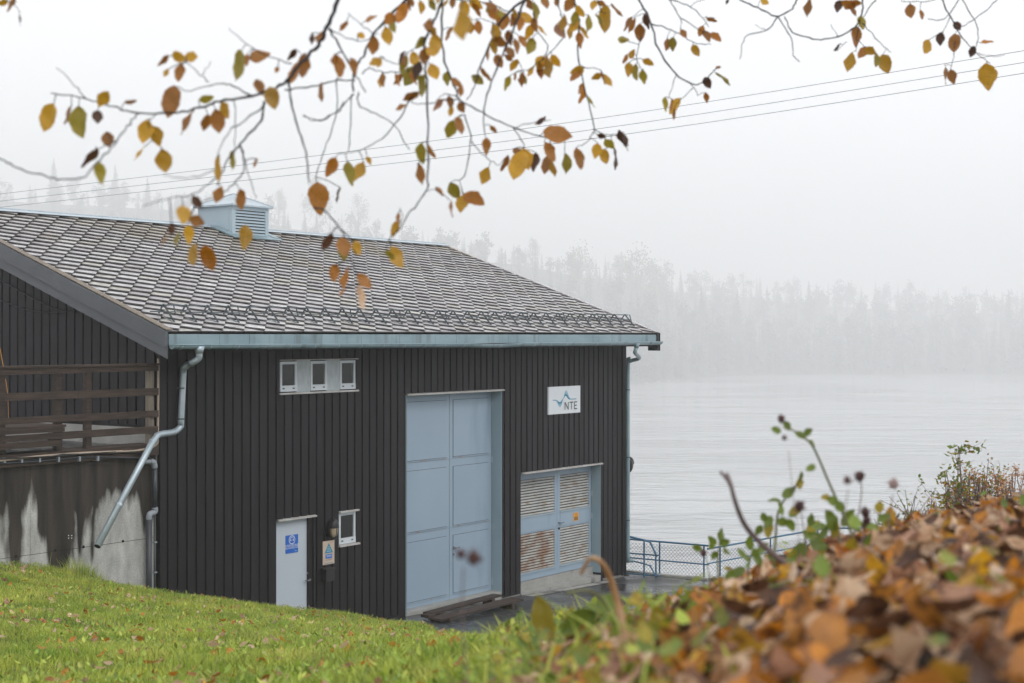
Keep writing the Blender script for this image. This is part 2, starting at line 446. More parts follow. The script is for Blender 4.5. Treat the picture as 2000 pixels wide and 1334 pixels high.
LEAFC = {
    'ochre': ((.78, .46, .03), (.62, .32, .02), (.26, .12, .03)),
    'orange': ((.62, .25, .02), (.50, .18, .015), (.20, .07, .02)),
    'brown': ((.50, .21, .035), (.36, .15, .03), (.14, .06, .02)),
    'olive': ((.36, .33, .03), (.42, .30, .03), (.16, .10, .02)),
    'dark': ((.13, .06, .03), (.09, .04, .02), (.04, .02, .015)),
    'tan': ((.80, .60, .42), (.66, .43, .27), (.40, .22, .12)),
    'rose': ((.50, .28, .18), (.36, .18, .11), (.20, .09, .05)),
    'gold': ((.66, .40, .05), (.52, .27, .03), (.26, .12, .03)),
    'green': ((.16, .24, .03), (.11, .19, .03), (.22, .22, .03)),
}
for k, (a_, b_, c_) in LEAFC.items():
    M['leaf_' + k] = mat('leaf_' + k, a_, b_, rough=.42, scale=(1, 1, 1), nscale=40, third=c_, thr=(.50, .62), tscale=(1, 1, 1), tn=55, vary=.25, trans=.38)
M['stem_green'] = mat('green_stem', (.12, .15, .04), (.16, .15, .06), rough=.6, trans=.1)
M['stem_dry'] = mat('dry_stem', (.13, .09, .09), (.20, .14, .12), rough=.7)
M['seed'] = mat('dark_seed_head', (.045, .018, .018), (.09, .04, .035), rough=.8, scale=(60, 60, 60))
M['seed_pale'] = mat('pale_seed_head', (.40, .30, .28), (.28, .2, .19), rough=.8, scale=(80, 80, 80))
M['straw'] = mat('straw_blade', (.62, .40, .22), (.5, .3, .15), rough=.5, trans=.3, scale=(20, 20, 20))
M['grass'] = mat('grass_blade', (.20, .32, .035), (.52, .56, .10), rough=.5, scale=(1, 1, 1), nscale=2.2, lo=.36, hi=.62, vary=.45, trans=.35, geo=True, third=(.56, .50, .18), thr=(.56, .78), tn=2.6)
M['grass_dark'] = mat('clover_leaf', (.22, .34, .04), (.36, .46, .07), rough=.5, scale=(1, 1, 1), nscale=3, vary=.4, trans=.3, geo=True)
M['soil'] = mat('mossy_soil', (.045, .055, .018), (.07, .08, .022), rough=.9, scale=(3, 3, 3), geo=True, bump=.4, bscale=20)
M['bank_soil'] = mat('bank_soil', (.02, .014, .009), (.045, .028, .018), rough=.9, scale=(6, 6, 6), geo=True, bump=.4, bscale=20)
M['spruce'] = mat('spruce_needles', (.045, .06, .045), (.065, .08, .06), rough=.8, vary=.2)
M['fall_tree'] = mat('autumn_foliage', (.24, .18, .09), (.15, .14, .07), rough=.8, scale=(.3, .3, .3), vary=.25)
M['hill'] = mat('forest_floor', (.03, .04, .02), (.05, .05, .025), rough=.9, scale=(.05, .05, .05))
# =================================================================== BUILDING
WX1 = 13.24            # wall from X = 0 to WX1, front face Y = 0
OV, GO = 0.613, 0.40   # eave and gable overhang
EZ = 5.13              # top edge of the eave
PITCH = math.atan2(2.147, 6.03)
DEPTH = 10.83
YR = -OV + 6.03        # ridge line
RZ = EZ + 2.147
def yard_z(x): return -0.035 * (x - 5.5)

B = empty('power_station', (6.6, 5, 0), 'long charcoal wooden building with grey slate roof and pale blue steel doors by the river', 'building')

# openings on the front: X0, X1, Z0, Z1
def rect(px0, px1, pxm, py0, py1):
    a, b = onY(px0, 700, 0).x, onY(px1, 700, 0).x
    return a, b, onY(pxm, py1, 0).z, onY(pxm, py0, 0).z
DOOR1 = rect(539.5, 610, 540, 1017, 1240); DOOR1 = (DOOR1[0], DOOR1[1], 0.05, DOOR1[3])
DOOR2 = rect(791.5, 978, 791.5, 771, 1202); DOOR2 = (DOOR2[0], DOOR2[1], 0.0, DOOR2[3])
DOOR3 = rect(1017, 1171, 1017, 925, 1150); DOOR3 = (DOOR3[0], DOOR3[1], -0.25, DOOR3[3])
WIN1 = rect(542, 693, 543, 703, 771)
WIN2 = rect(659.5, 693.5, 660, 1002, 1066)
HOLES = [DOOR1, DOOR2, DOOR3, WIN1, WIN2]
for q in HOLES: print('opening', [round(v, 3) for v in q])
WTOP = 4.90
WBOT = -0.10

def holes_boxes(mb, x0, x1, z0, z1, y0, y1, holes):
    xs = sorted({x0, x1, *[h[0] for h in holes], *[h[1] for h in holes]})
    for a, b in zip(xs[:-1], xs[1:]):
        mid = (a + b) / 2; segs = [(z0, z1)]
        for h in holes:
            if h[0] < mid < h[1]:
                ns = []
                for s, e in segs:
                    if h[2] > s: ns.append((s, min(e, h[2])))
                    if h[3] < e: ns.append((max(s, h[3]), e))
                segs = [q for q in ns if q[1] - q[0] > 1e-4]
        for s, e in segs: mb.box(a, b, y0, y1, s, e)

m = MB(); holes_boxes(m, 0, WX1, WBOT, WTOP, 0.0, 0.22, HOLES)
front = m.build('front_wall', M['backing'], B)
m = MB()   # other walls
m.box(0.0, 0.2, 0.222, DEPTH, 2.0, EZ)          # gable facing the deck
m.box(WX1 - 0.2, WX1, 0.222, DEPTH, -2.5, EZ)
m.box(0.2, WX1 - 0.2, DEPTH - .2, DEPTH, -2.5, EZ)
for xx in (0.0, WX1 - .2):
    y0, y1 = 0.0, DEPTH
    zt = lambda y: EZ - .22 + (min(y, 2 * YR - y) + OV) * math.tan(PITCH) - .02
    pts = [(y0, EZ + .004), (y1, EZ + .004), (y1, zt(y1) + .01 if zt(y1) > EZ else EZ + .01), (YR, zt(YR)), (y0, EZ + .01)]
    vs = [(xx, y, z) for y, z in pts] + [(xx + .2, y, z) for y, z in pts]
    m.add(vs, [(0, 1, 2, 3, 4), (9, 8, 7, 6, 5), (0, 5, 6, 1), (1, 6, 7, 2), (2, 7, 8, 3), (3, 8, 9, 4), (4, 9, 5, 0)])
m.build('gable_and_rear_walls', M['backing'], B)

# front cladding: cover boards over a recessed layer, each its own piece
SP = 0.191; BW = 0.146; BT = 0.034
nb = int(WX1 / SP)
corner_x = 0.0
for i in range(nb + 1):
    xa = 0.135 + i * SP + random.uniform(-.004, .004); xb = xa + BW
    if xb > WX1 - 0.12: break
    segs = [(yard_z(xa) + .06 if xa > 3 else -.08, WTOP - random.uniform(0, .004))]
    for h in HOLES:
        if xa < h[1] - .01 and xb > h[0] + .01:
            # trim a board that straddles an opening's side
            if h[0] + .01 < xa + BW * .55 and xb - BW * .55 < h[1] - .01 or True:
                ns = []
                for s, e in segs:
                    if h[2] > s: ns.append((s, min(e, h[2] - .015)))
                    if h[3] < e: ns.append((max(s, h[3] + .02), e))
                segs = [q for q in ns if q[1] - q[0] > .05]
                # leftover sliver beside the opening keeps the wall closed
                if xa < h[0] - .03:
                    MB().box(xa, h[0], -BT, -.001, max(h[2], segs[0][0] if segs else h[2]) - 0.0, h[3] + .015).build('board', M['clad'], front)
                if xb > h[1] + .03:
                    MB().box(h[1], xb, -BT, -.001, h[2], h[3] + .015).build('board', M['clad'], front)
    for s, e in segs:
        MB().box(xa, xb, -BT, -.001, s, e).build('board', M['clad'], front)
# corner boards
for xa, xb in ((-.034, .085), (WX1 - .115, WX1 + .03)):
    MB().box(xa, xb, -.045, -.001, -.05 if xa < 0 else yard_z(xa) + .04, WTOP).build('corner_board', M['clad'], front)
# narrow underboards show a shade of charcoal inside the gaps
# gable cladding (deck side), boards 0.212 apart
gab = None
m = MB(); m.box(-.012, -.001, 0.03, DEPTH, 3.70, 3.74)
gab = m.build('gable_cladding', M['backing'], B)
def gz(y): return EZ - .30 + (min(y, 2 * YR - y) + OV) * math.tan(PITCH)
k = 0; y = 0.10
while y < DEPTH - .15:
    t0_, t1_ = gz(y), gz(y + .172)
    zb = 3.74 + random.uniform(-.01, .01)
    vs = [(-.036, y, zb), (-.036, y + .172, zb), (-.036, y + .172, t1_), (-.036, y, t0_), (-.002, y, zb), (-.002, y + .172, zb), (-.002, y + .172, t1_), (-.002, y, t0_)]
    MB().add(vs, [(0, 3, 2, 1), (4, 5, 6, 7), (0, 1, 5, 4), (1, 2, 6, 5), (2, 3, 7, 6), (3, 0, 4, 7)]).build('gable_board', M['clad'], gab)
    y += .212
# concrete footing of the gable
MB().box(-.06, -.003, 0.05, DEPTH, 3.2, 3.70).build('gable_footing', M['concrete'], B)

# foot of the front wall
for a_, b_ in ((0, DOOR1[0]), (DOOR1[1], DOOR2[0]), (DOOR2[1], DOOR3[0]), (DOOR3[1], WX1)):
    MB().box(a_, b_, .01, .2, -.8, WBOT - .002).build('footing', M['concrete'], B)

# ---------------------------------------------------------------- personnel door
x0, x1, z0, z1 = DOOR1
d1 = MB().box(x0, x1 - .10, .035, .09, z0, z1 - .015).build('door', M['white_door'], B, label='plain pale grey door with a blue sign')
MB().box(x1 - .098, x1 - .002, -.002, .12, z0, z1 - .01).build('door_jamb', M['clad'], d1)
m = MB(); p = onY(601, 1132, .035)
m.tube([p + Vector((0, 0, 0)), p + Vector((0, -.05, 0))], .022, 10); m.bar(p + Vector((.01, -.055, 0)), p + Vector((-.11, -.055, .0)), .018, .02)
m.build('handle', M['chrome'], d1)
p = onY(601, 1119, .035); MB().tube([p, p + Vector((0, -.035, 0))], .028, 12).build('lock', M['chrome'], d1)
def flashing(h, name='flashing', dz=.03, ext=.04, n=None):
    mb = MB(); xs = h[0] - ext * .2; 
    mb.obox((xs, -.075, h[3] + .004), (h[1] - h[0] + ext * 1.2, 0, 0), (0, .075, .014), (0, 0, .006))
    mb.obox((xs, -.075, h[3] - .014), (h[1] - h[0] + ext * 1.2, 0, 0), (0, .003, 0), (0, 0, .017))
    return mb.build(name, M['flash'], B)
flashing(DOOR1)

# ---------------------------------------------------------------- tall double door
x0, x1, z0, z1 = DOOR2
YD = .21
jx = x1 - .012
MB().box(x1 - .012, x1 - .001, -.03, YD + .05, z0, z1).build('door_reveal', M['door_dark'], B)
MB().box(x0 + .001, x0 + .012, -.03, YD + .05, z0, z1).build('door_reveal', M['door_dark'], B)
MB().box(x0 + .012, x1 - .012, -.0, YD + .05, z1 - .03, z1 - .002).build('door_reveal', M['door_dark'], B)
MB().box(x0 + .012, x1 - .012, YD + .06, YD + .09, z0, z1 - .03).build('door_backing', M['groove'], B)
xm = onY(877.5, 900, YD).x
zz = lambda px, py: onY(px, py, YD).z
hinge_z = [zz(965, v) for v in (790, 897, 1027, 1135)]
for (a, b, side) in ((x0 + .02, xm - .006, 'l'), (xm + .006, x1 - .03, 'r')):
    leaf = MB().box(a, b, YD, YD + .05, z0 + .05, z1 - .035).build('door_leaf', M['door'], B)
    # three sheet panels separated from the frame by a thin recessed joint
    ma = a + (.10 if side == 'r' else .06); mb_ = b - (.10 if side == 'r' else .08)
    rows = [(.16, 1.28), (1.46, 2.60), (2.78, z1 - .15)]
    for (s, e) in rows:
        m = MB(); m.box(ma, mb_, YD - .003, YD - .001, s, e)
        m.build('joint', M['groove'], leaf)
        MB().box(ma + .009, mb_ - .009, YD - .010, YD - .0035, s + .007, e - .007).build('door_panel', M['door'], leaf)
        # drip rail below each panel
        MB().box(ma - .01, mb_ + .01, YD - .018, YD - .011, s - .022, s - .006).build('drip_rail', M['door_rusty'], leaf)
    if side == 'r':
        p = onY(885, 1070, YD)
        m = MB(); m.tube([p, p + Vector((0, -.06, 0))], .016, 8); m.bar(p + Vector((-.01, -.06, 0)), p + Vector((.13, -.06, .0)), .018, .018)
        m.box(p.x - .02, p.x + .02, YD - .016, YD - .011, p.z - .03, p.z + .03)
        m.build('handle', M['chrome'], leaf)
        m = MB(); m.box(p.x - .022, p.x + .018, YD - .018, YD - .011, p.z - .15, p.z - .10); m.build('lock', M['chrome'], leaf)
        for hz in hinge_z:
            MB().tube([(b + .008, YD - .012, hz - .06), (b + .008, YD - .012, hz + .06)], .012, 8).build('hinge', M['zinc_light'], leaf)
MB().box(x0, x1, -.02, .3, -.12, z0 + .045).build('threshold', M['concrete'], B)
# wavy flashing under the cladding
flashing(DOOR2)

# ---------------------------------------------------------------- louvred double door
x0, x1, z0, z1 = DOOR3
YL = .20
MB().box(x1 - .012, x1 - .001, -.03, YL + .05, z0 + .2, z1).build('door_reveal', M['door_dark'], B)
MB().box(x0 + .012, x1 - .012, 0, YL + .05, z1 - .03, z1 - .002).build('door_reveal', M['door_dark'], B)
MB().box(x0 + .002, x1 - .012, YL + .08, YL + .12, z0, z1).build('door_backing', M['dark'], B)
dz0 = onY(1017, 1137, YL).z + .0
print('louvre door bottom', dz0)
m = MB(); m.box(x0 - .01, x1 + .0, YL - .03, YL + .07, -.6, dz0); m.box(x0 + .0, x1 + .0, -.03, YL - .032, -.6, dz0 - .18); m.build('plinth', M['concrete'], B)
lx = [x0 + .015, onY(1088, 1000, YL).x, x1 - .03]
for side in (0, 1):
    a, b = lx[side] + .004, lx[side + 1] - .004
    zt, zb = z1 - .05, dz0 + .01
    fr = MB(); st = .075 if side == 0 else .11
    zs = [zb, zb + .18, zb + 1.04, zb + 1.42, zt - .13, zt]
    H = zt - zb
    zs = [zb, zb + .075 * H, zb + .435 * H, zb + .60 * H, zb + .945 * H, zt]
    for (s, e) in ((zs[0], zs[1]), (zs[2], zs[3]), (zs[4], zs[5])): fr.box(a, b, YL, YL + .05, s, e)
    for (s, e) in ((zs[1], zs[2]), (zs[3], zs[4])):
        fr.box(a, a + st, YL, YL + .05, s, e); fr.box(b - .09, b, YL, YL + .05, s, e)
    leaf = fr.build('louvred_leaf', M['door'], B)
    MB().box(a + st, b - .09, YL - .008, YL - .001, zs[2] + .03, zs[3] - .04).build('door_panel', M['door'], leaf)
    for kk, (s, e) in enumerate(((zs[1], zs[2]), (zs[3], zs[4]))):
        lv = MB(); n = int((e - s) / .054); step = (e - s) / n
        for i in range(n):
            zc = s + (i + .5) * step
            lv.obox((a + st, YL + .000, zc - step * .36), (b - .09 - a - st, 0, 0), (0, .030, step * .42), (0, -.004, step * .22))
        lv.build('louvre_slats', M['louvre_rust'] if (kk == 0 and side == 0) else M['louvre'], leaf, kind='stuff')
        MB().box(a + st - .015, b - .075, YL - .022, YL - .002, s - .028, s - .004).build('sill_strip', M['steel'], leaf)
    if side == 1:
        p = onY(1091, 1021, YL)
        mm_ = MB(); mm_.tube([p, p + Vector((0, -.05, 0))], .016, 8); mm_.bar(p + Vector((-.01, -.05, 0)), p + Vector((.13, -.05, .0)), .018, .018); mm_.build('handle', M['chrome'], leaf)
        p = onY(1091, 1032, YL); MB().tube([p, p + Vector((0, -.03, 0))], .022, 10).build('lock', M['black'], leaf)
        for f_ in (.1, .5, .72, .93):
            hz = zb + f_ * H
            MB().tube([(b + .012, YL - .01, hz - .06), (b + .012, YL - .01, hz + .06)], .014, 8).build('hinge', M['zinc_light'], leaf)
flashing(DOOR3)

# ---------------------------------------------------------------- windows
def glass_mat():
    m = bpy.data.materials.new('window_glass'); m.use_nodes = True; t = m.node_tree; L = t.links.new
    out = t.nodes['Material Output']; t.nodes.remove(t.nodes['Principled BSDF'])
    tr = N(t, 'ShaderNodeBsdfTransparent'); gl = N(t, 'ShaderNodeBsdfGlossy'); gl.inputs['Roughness'].default_value = .03
    tr.inputs[0].default_value = (.8, .85, .82, 1)
    fz = N(t, 'ShaderNodeFresnel'); fz.inputs[0].default_value = 1.5
    ms = N(t, 'ShaderNodeMixShader'); L(fz.outputs[0], ms.inputs[0]); L(tr.outputs[0], ms.inputs[1]); L(gl.outputs[0], ms.inputs[2]); L(ms.outputs[0], out.inputs['Surface'])
    return m
M['glass'] = glass_mat()
M['blind'] = mat('room_curtain', (.17, .18, .15), (.13, .14, .12), rough=.8, scale=(30, 1, .6))
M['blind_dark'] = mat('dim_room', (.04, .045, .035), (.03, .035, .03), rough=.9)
def casement(parent, a, b, z0, z1, yy):
    fw = .045
    fr = MB(); fr.box(a, a + fw, yy - .04, yy, z0 + .10, z1); fr.box(b - fw, b, yy - .04, yy, z0 + .10, z1)
    fr.box(a + fw, b - fw, yy - .04, yy, z1 - fw, z1); fr.box(a, b, yy - .045, yy, z0, z0 + .10)
    f_ = fr.build('casement', M['win_frame'], parent)
    for u in (.18, .78):
        xx = a + (b - a) * u
        MB().box(xx - .022, xx + .022, yy - .049, yy - .046, z0 + .042, z0 + .064).build('vent_slot', M['black'], parent)
    MB().box(a + fw, b - fw, yy - .02, yy - .014, z0 + .10, z1 - fw).build('pane', M['glass'], parent)
    MB().box(a + fw + (b - a) * .30, b - fw, yy + .05, yy + .06, z0 + .09, z1 - fw).build('curtain', M['blind'], parent)
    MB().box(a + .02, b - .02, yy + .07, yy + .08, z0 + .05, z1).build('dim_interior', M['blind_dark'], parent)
x0, x1, z0, z1 = WIN1
wz0 = z0 + .05
win = MB().box(x0, x1 + .03, -.075, .0, z0, z0 + .028).build('window', M['flash'], B, label='strip window with three panes and two grey panels')
MB().box(x0, x1 + .02, -.07, .0, z1 - .012, z1 + .002).build('window_head', M['flash'], win)
xs = [onY(v, 735, .02).x for v in (544, 577, 603.5, 635.5, 661, 691)]
for i in range(3):
    casement(win, xs[2 * i], xs[2 * i + 1], z0 + .045, z1 - .03, .02)
for i in range(2):
    MB().box(xs[2 * i + 1] + .003, xs[2 * i + 2] - .003, -.012, .02, z0 + .03, z1 - .014).build('window_panel', M['win_panel'], win)
x0, x1, z0, z1 = WIN2
win2 = MB().box(x0 - .02, x1 + .05, -.08, 0, z0 - .02, z0 + .012).build('window', M['flash'], B, label='small single-pane window beside the round wall lamp')
MB().box(x0, x1 + .03, -.08, 0, z1 - .0, z1 + .03).build('window_head', M['flash'], win2)
casement(win2, x0 + .01, x1 - .01, z0 + .02, z1 - .01, .02)

# ---------------------------------------------------------------- roof
RA = Vector((1, 0, 0)); RB = Vector((0, math.cos(PITCH), math.sin(PITCH))); RN = Vector((0, -math.sin(PITCH), math.cos(PITCH)))
E0 = Vector((-GO, -OV, EZ)); LA = WX1 + 2 * GO; LB = 6.03 / math.cos(PITCH)
def rp_(a, b, n=0.0): return E0 + RA * a + RB * b + RN * n
m = MB()
m.obox(rp_(.02, .03, -.09), RA * (LA - .04), RB * (LB - .03), RN * .05)
RB2 = Vector((0, -math.cos(PITCH), math.sin(PITCH))); RN2 = Vector((0, math.sin(PITCH), math.cos(PITCH)))
E1 = Vector((-GO, 2 * YR + OV, EZ))
m.obox(E1 + RN2 * -.09 + RA * .02, RA * (LA - .04), RB2 * (LB + .0), RN2 * .12)
# boarded soffit
m.box(-GO + .04, WX1 + GO - .04, -OV + .03, -.05, WTOP - .005, WTOP + .02)
roof = m.build('roof', M['backing'], B)
h = 0.2195
TILT = .155; TT = .020
def clip(poly, axis, val, keep_less):
    out = []
    for i in range(len(poly)):
        p, q = poly[i], poly[(i + 1) % len(poly)]
        ip = (p[axis] <= val) if keep_less else (p[axis] >= val); iq = (q[axis] <= val) if keep_less else (q[axis] >= val)
        if ip: out.append(p)
        if ip != iq:
            t = (val - p[axis]) / (q[axis] - p[axis]); out.append((p[0] + t * (q[0] - p[0]), p[1] + t * (q[1] - p[1])))
    return out
def tile_poly(var=0):
    j = lambda s=.004: random.uniform(-s, s)
    g = .003
    return [(0 + j(), -h - .012 + j(.006)), (h - g + j(.002), 0.0 + j()), (.05, h + .0), (0, h + .05), (-.05, h), (-h + g + j(.002), 0.0 + j())]
def nz(b): return .012 + TILT * (h - b)
def tile_mesh_data(poly):
    k = len(poly)
    top = [(p[0], p[1], nz(p[1])) for p in poly]; bot = [(p[0], p[1], nz(p[1]) - TT) for p in poly]
    vs = top + bot; fs = [tuple(range(k)), tuple(range(2 * k - 1, k - 1, -1))]
    for i in range(k): fs.append((i, k + i, k + (i + 1) % k, (i + 1) % k))
    return vs, fs
variants = []
for q in range(6):
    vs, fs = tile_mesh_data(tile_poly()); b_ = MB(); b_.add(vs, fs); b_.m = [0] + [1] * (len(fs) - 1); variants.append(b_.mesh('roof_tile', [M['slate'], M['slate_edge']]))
tiles = []
rot = Matrix((RA, RB, RN)).transposed()
nrow = int(LB / h) + 2; ncol = int(LA / (2 * h)) + 2
sx0, sx1 = LA * 0 + .02, LA - .02
# keep the slates off the cupola's footprint
CX0 = onY(464, 470, YR - .5).x
for r_ in range(0, nrow):
    for c_ in range(-1, ncol):
        a = c_ * 2 * h + (h if r_ % 2 else 0); b = .02 + r_ * h
        if a < -h or a > LA + h or b > LB + h: continue
        poly = tile_poly()
        full = a - h > sx0 and a + h < sx1 and b - h - .02 > 0 and b + h + .05 < LB - .02
        tiles.append((a, b, poly, full))
def tile_dist(t): return (rp_(t[0], t[1]) - CAM).length
tiles.sort(key=tile_dist)
rest = MB(); cnt = 0
for (a, b, poly, full) in tiles:
    o_ = rp_(a, b)
    jit = Matrix.Rotation(random.uniform(-.012, .012), 3, 'X') @ Matrix.Rotation(random.uniform(-.012, .012), 3, 'Y') @ Matrix.Rotation(random.uniform(-.01, .01), 3, 'Z')
    mt = rot @ jit
    if full and cnt < 270:
        ob = bpy.data.objects.new('roof_tile', random.choice(variants)); COL.objects.link(ob)
        ob.rotation_euler = mt.to_euler(); ob.location = o_; attach(ob, roof); cnt += 1
    else:
        pl = [(p[0] + a, p[1] + b) for p in poly]
        pl = clip(pl, 0, sx0, False)
        if len(pl) > 2: pl = clip(pl, 0, sx1, True)
        if len(pl) > 2: pl = clip(pl, 1, 0.0, False)
        if len(pl) > 2: pl = clip(pl, 1, LB - .02, True)
        if len(pl) < 3: continue
        pl = [(p[0] - a, p[1] - b) for p in pl]
        vs, fs = tile_mesh_data(pl)
        vs = [o_ + mt @ Vector(v) for v in vs]
        if cnt < 300 and not full and tile_dist((a, b)) < 24.5:
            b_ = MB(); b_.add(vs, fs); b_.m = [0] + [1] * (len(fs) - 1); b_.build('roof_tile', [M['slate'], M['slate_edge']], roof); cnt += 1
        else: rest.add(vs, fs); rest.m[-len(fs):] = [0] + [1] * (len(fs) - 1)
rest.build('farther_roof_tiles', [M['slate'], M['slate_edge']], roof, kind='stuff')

# bargeboards: two stepped boards and a thin slate strip on top
def rake(xa, sgn, name):
    m1 = MB(); x = xa
    for (n0, n1, y0, y1) in ((-.17, .035, 0, .028), (-.30, -.168, .012, .034)):
        o = Vector((x + (sgn * -y1), 0, 0))
        e = Vector((E0.x * 0 + x - (y1 if sgn > 0 else 0) * 1.0, E0.y - .03, E0.z))
    for (v0, v1, t) in ((-.185, .05, .060), (-.355, -.183, .022)):
        xo = x if sgn > 0 else x - t
        xo = x - t if sgn < 0 else x
        p = Vector((xo, -OV - .03, EZ - .01 + v0)); up = Vector((0, 0, v1 - v0))
        m1.obox(p, (t, 0, 0), Vector((0, 6.06, 6.06 * math.tan(PITCH))), up)
        p2 = Vector((xo, 2 * YR + OV + .03, EZ - .01 + v0))
        m1.obox(p2, (t, 0, 0), Vector((0, -6.056, 6.056 * math.tan(PITCH))), up)
    bb = m1.build(name, M['trim'], roof)
    return bb
rake(-GO, -1, 'bargeboard'); rake(WX1 + GO, 1, 'bargeboard')
for xo in (-GO - .03, WX1 + GO - .10):
    MB().obox(Vector((xo, -OV - .03, EZ + .052)), (.13, 0, 0), Vector((0, 6.06, 6.06 * math.tan(PITCH))), (0, 0, .014)).build('verge_strip', M['wood_light'] if xo < 0 else M['slate'], roof)
# end cap of the far rake reaching below the gutter
MB().box(WX1 + GO + .036, WX1 + GO + .046, -OV - .06, -OV + .25, EZ - .36, EZ + .04).build('verge_end', M['clad'], roof)
# ridge cap in joined zinc lengths
x = -GO
while x < WX1 + GO - .05:
    ln = min(1.98, WX1 + GO - x)
    m = MB(); t_ = .008
    for rb, rn in ((RB, RN), (RB2, RN2)):
        o = Vector((x, YR, RZ + .085)); m.obox(o, (ln - .006, 0, 0), -rb * .15, rn * t_)
    m.tube([(x, YR, RZ + .093), (x + ln - .006, YR, RZ + .093)], .014, 6)
    m.build('ridge_cap', M['zinc_light'], roof)
    x += ln
# eave fascia in zinc lengths with standing joints
x = -GO + .012
while x < WX1 + GO - .13:
    ln = min(random.choice([.62, .98, 1.0, 1.0]), WX1 + GO - .10 - x)
    m = MB(); sg = .0
    m.box(x, x + ln - .004, -OV - .035, -OV - .026 + 0, EZ - .165, EZ - .003)
    m.box(x + ln - .012, x + ln - .003, -OV - .040, -OV - .0352, EZ - .165, EZ - .004)
    m.build('eave_flashing', M['zinc'], roof)
    x += ln
MB().box(-GO + .04, WX1 + GO - .04, -OV - .02, -OV + .03, WTOP - .03, EZ - .02).build('fascia_board', M['clad'], roof)
# half-round gutter, slightly sagging, with joint bands
GX0, GX1 = -GO + .01, WX1 + GO - .02; GZ = EZ - .165
def gut_z(x):
    t = (x - GX0) / (GX1 - GX0)
    return GZ - .012 * math.sin(math.pi * t) - (.018 if .5 < t < .62 else 0) * math.sin((t - .5) / .12 * math.pi)
def half_round(mb, xs, r0, r1, yc, zf):
    n = 8; rings = []
    for x_ in xs:
        for rr in (r0, r1):
            for j in range(n + 1):
                a = math.pi * j / n
                mb.v.append((x_, yc - rr * math.cos(a), zf(x_) - rr * math.sin(a)))
    K = 2 * (n + 1); b0 = len(mb.v) - K * len(xs)
    for i in range(len(xs) - 1):
        q = b0 + i * K
        for j in range(n):
            mb.f.append([q + j, q + j + 1, q + K + j + 1, q + K + j]); mb.m.append(0)
            o_ = n + 1
            mb.f.append([q + o_ + j + 1, q + o_ + j, q + K + o_ + j, q + K + o_ + j + 1]); mb.m.append(0)
        for j in (0, n):
            mb.f.append([q + j, q + K + j, q + K + n + 1 + j, q + n + 1 + j]); mb.m.append(0)
GY = -OV - .10; GR = .062
gm = MB(); half_round(gm, [GX0 + (GX1 - GX0) * i / 40 for i in range(41)], GR, GR - .006, GY, gut_z)
for xe in (GX0, GX1):
    gm.tube([(xe - .003, GY, gut_z(xe) - .005), (xe + .003, GY, gut_z(xe) - .005)], .001, 4)
# rolled front bead
gm.tube([(GX0 + (GX1 - GX0) * i / 40, GY - GR, gut_z(GX0 + (GX1 - GX0) * i / 40) + .003) for i in range(41)], .010, 6)
gut = gm.build('gutter', M['zinc'], B, smooth=True)
x = GX0 + .15
while x < GX1:
    m = MB(); half_round(m, [x, x + .022], GR + .004, GR + .001, GY, gut_z); m.build('gutter_bracket', M['zinc_light'], gut); x += .56
# end stops
for xe in (GX0, GX1):
    m = MB(); pts = [(xe, GY - GR * math.cos(math.pi * j / 8), gut_z(xe) - GR * math.sin(math.pi * j / 8)) for j in range(9)]
    m.add(pts + [(xe + .004, p[1], p[2]) for p in pts], [tuple(range(9)), tuple(range(17, 8, -1))]); m.build('gutter_end', M['zinc'], gut)

# snow guard: two rails on A-shaped brackets, one bracket per slate column
SB = .62
sg = MB()
for (bb, nn) in ((SB + .055, .225), (SB - .03, .145)):
    sg.tube([rp_(.12 if nn < .2 else .30, bb, nn), rp_(LA - .30, bb, nn)], .0095, 6)
guard = sg.build('snow_guard', M['snow'], B, label='long snow guard of two rails on many small brackets')
k = 0; a = .42
while a < LA - .28:
    m = MB()
    m.bar(rp_(a, SB + .055, .235), rp_(a, SB - .27, .06), .030, .007, up=RA)
    m.bar(rp_(a, SB + .06, .235), rp_(a, SB + .12, .05), .030, .007, up=RA)
    m.bar(rp_(a, SB - .27, .060), rp_(a, SB + .12, .048), .030, .006, up=RN)
    m.build('snow_bracket', M['snow'], guard)
    if k % 3 == 0:
        m = MB(); q = rp_(a + .19, SB + .05, .235); m.bar(q, rp_(a + .19, SB - .05, .10), .022, .006, up=RA); m.build('rail_clip', M['snow'], guard)
    a += 2 * h; k += 1

# ---------------------------------------------------------------- cupola
cw = 1.02; ccx = onY(464, 470, YR).x + cw * .5 - .06; 
# centre from the apex
ap = onY(456, 383, YR)
cc = Vector((ap.x, YR, 0)); CZ = 7.77
x0, x1, y0, y1 = cc.x - cw / 2, cc.x + cw / 2, YR - cw / 2, YR + cw / 2
cup = MB()
cup.box(x0 + .02, x1 - .02, y0 + .03, y1 - .02, RZ - .35, CZ)
cupola = cup.build('ventilation_cupola', M['dark'], B, label='pale blue steel roof ventilator with a pyramid cap')
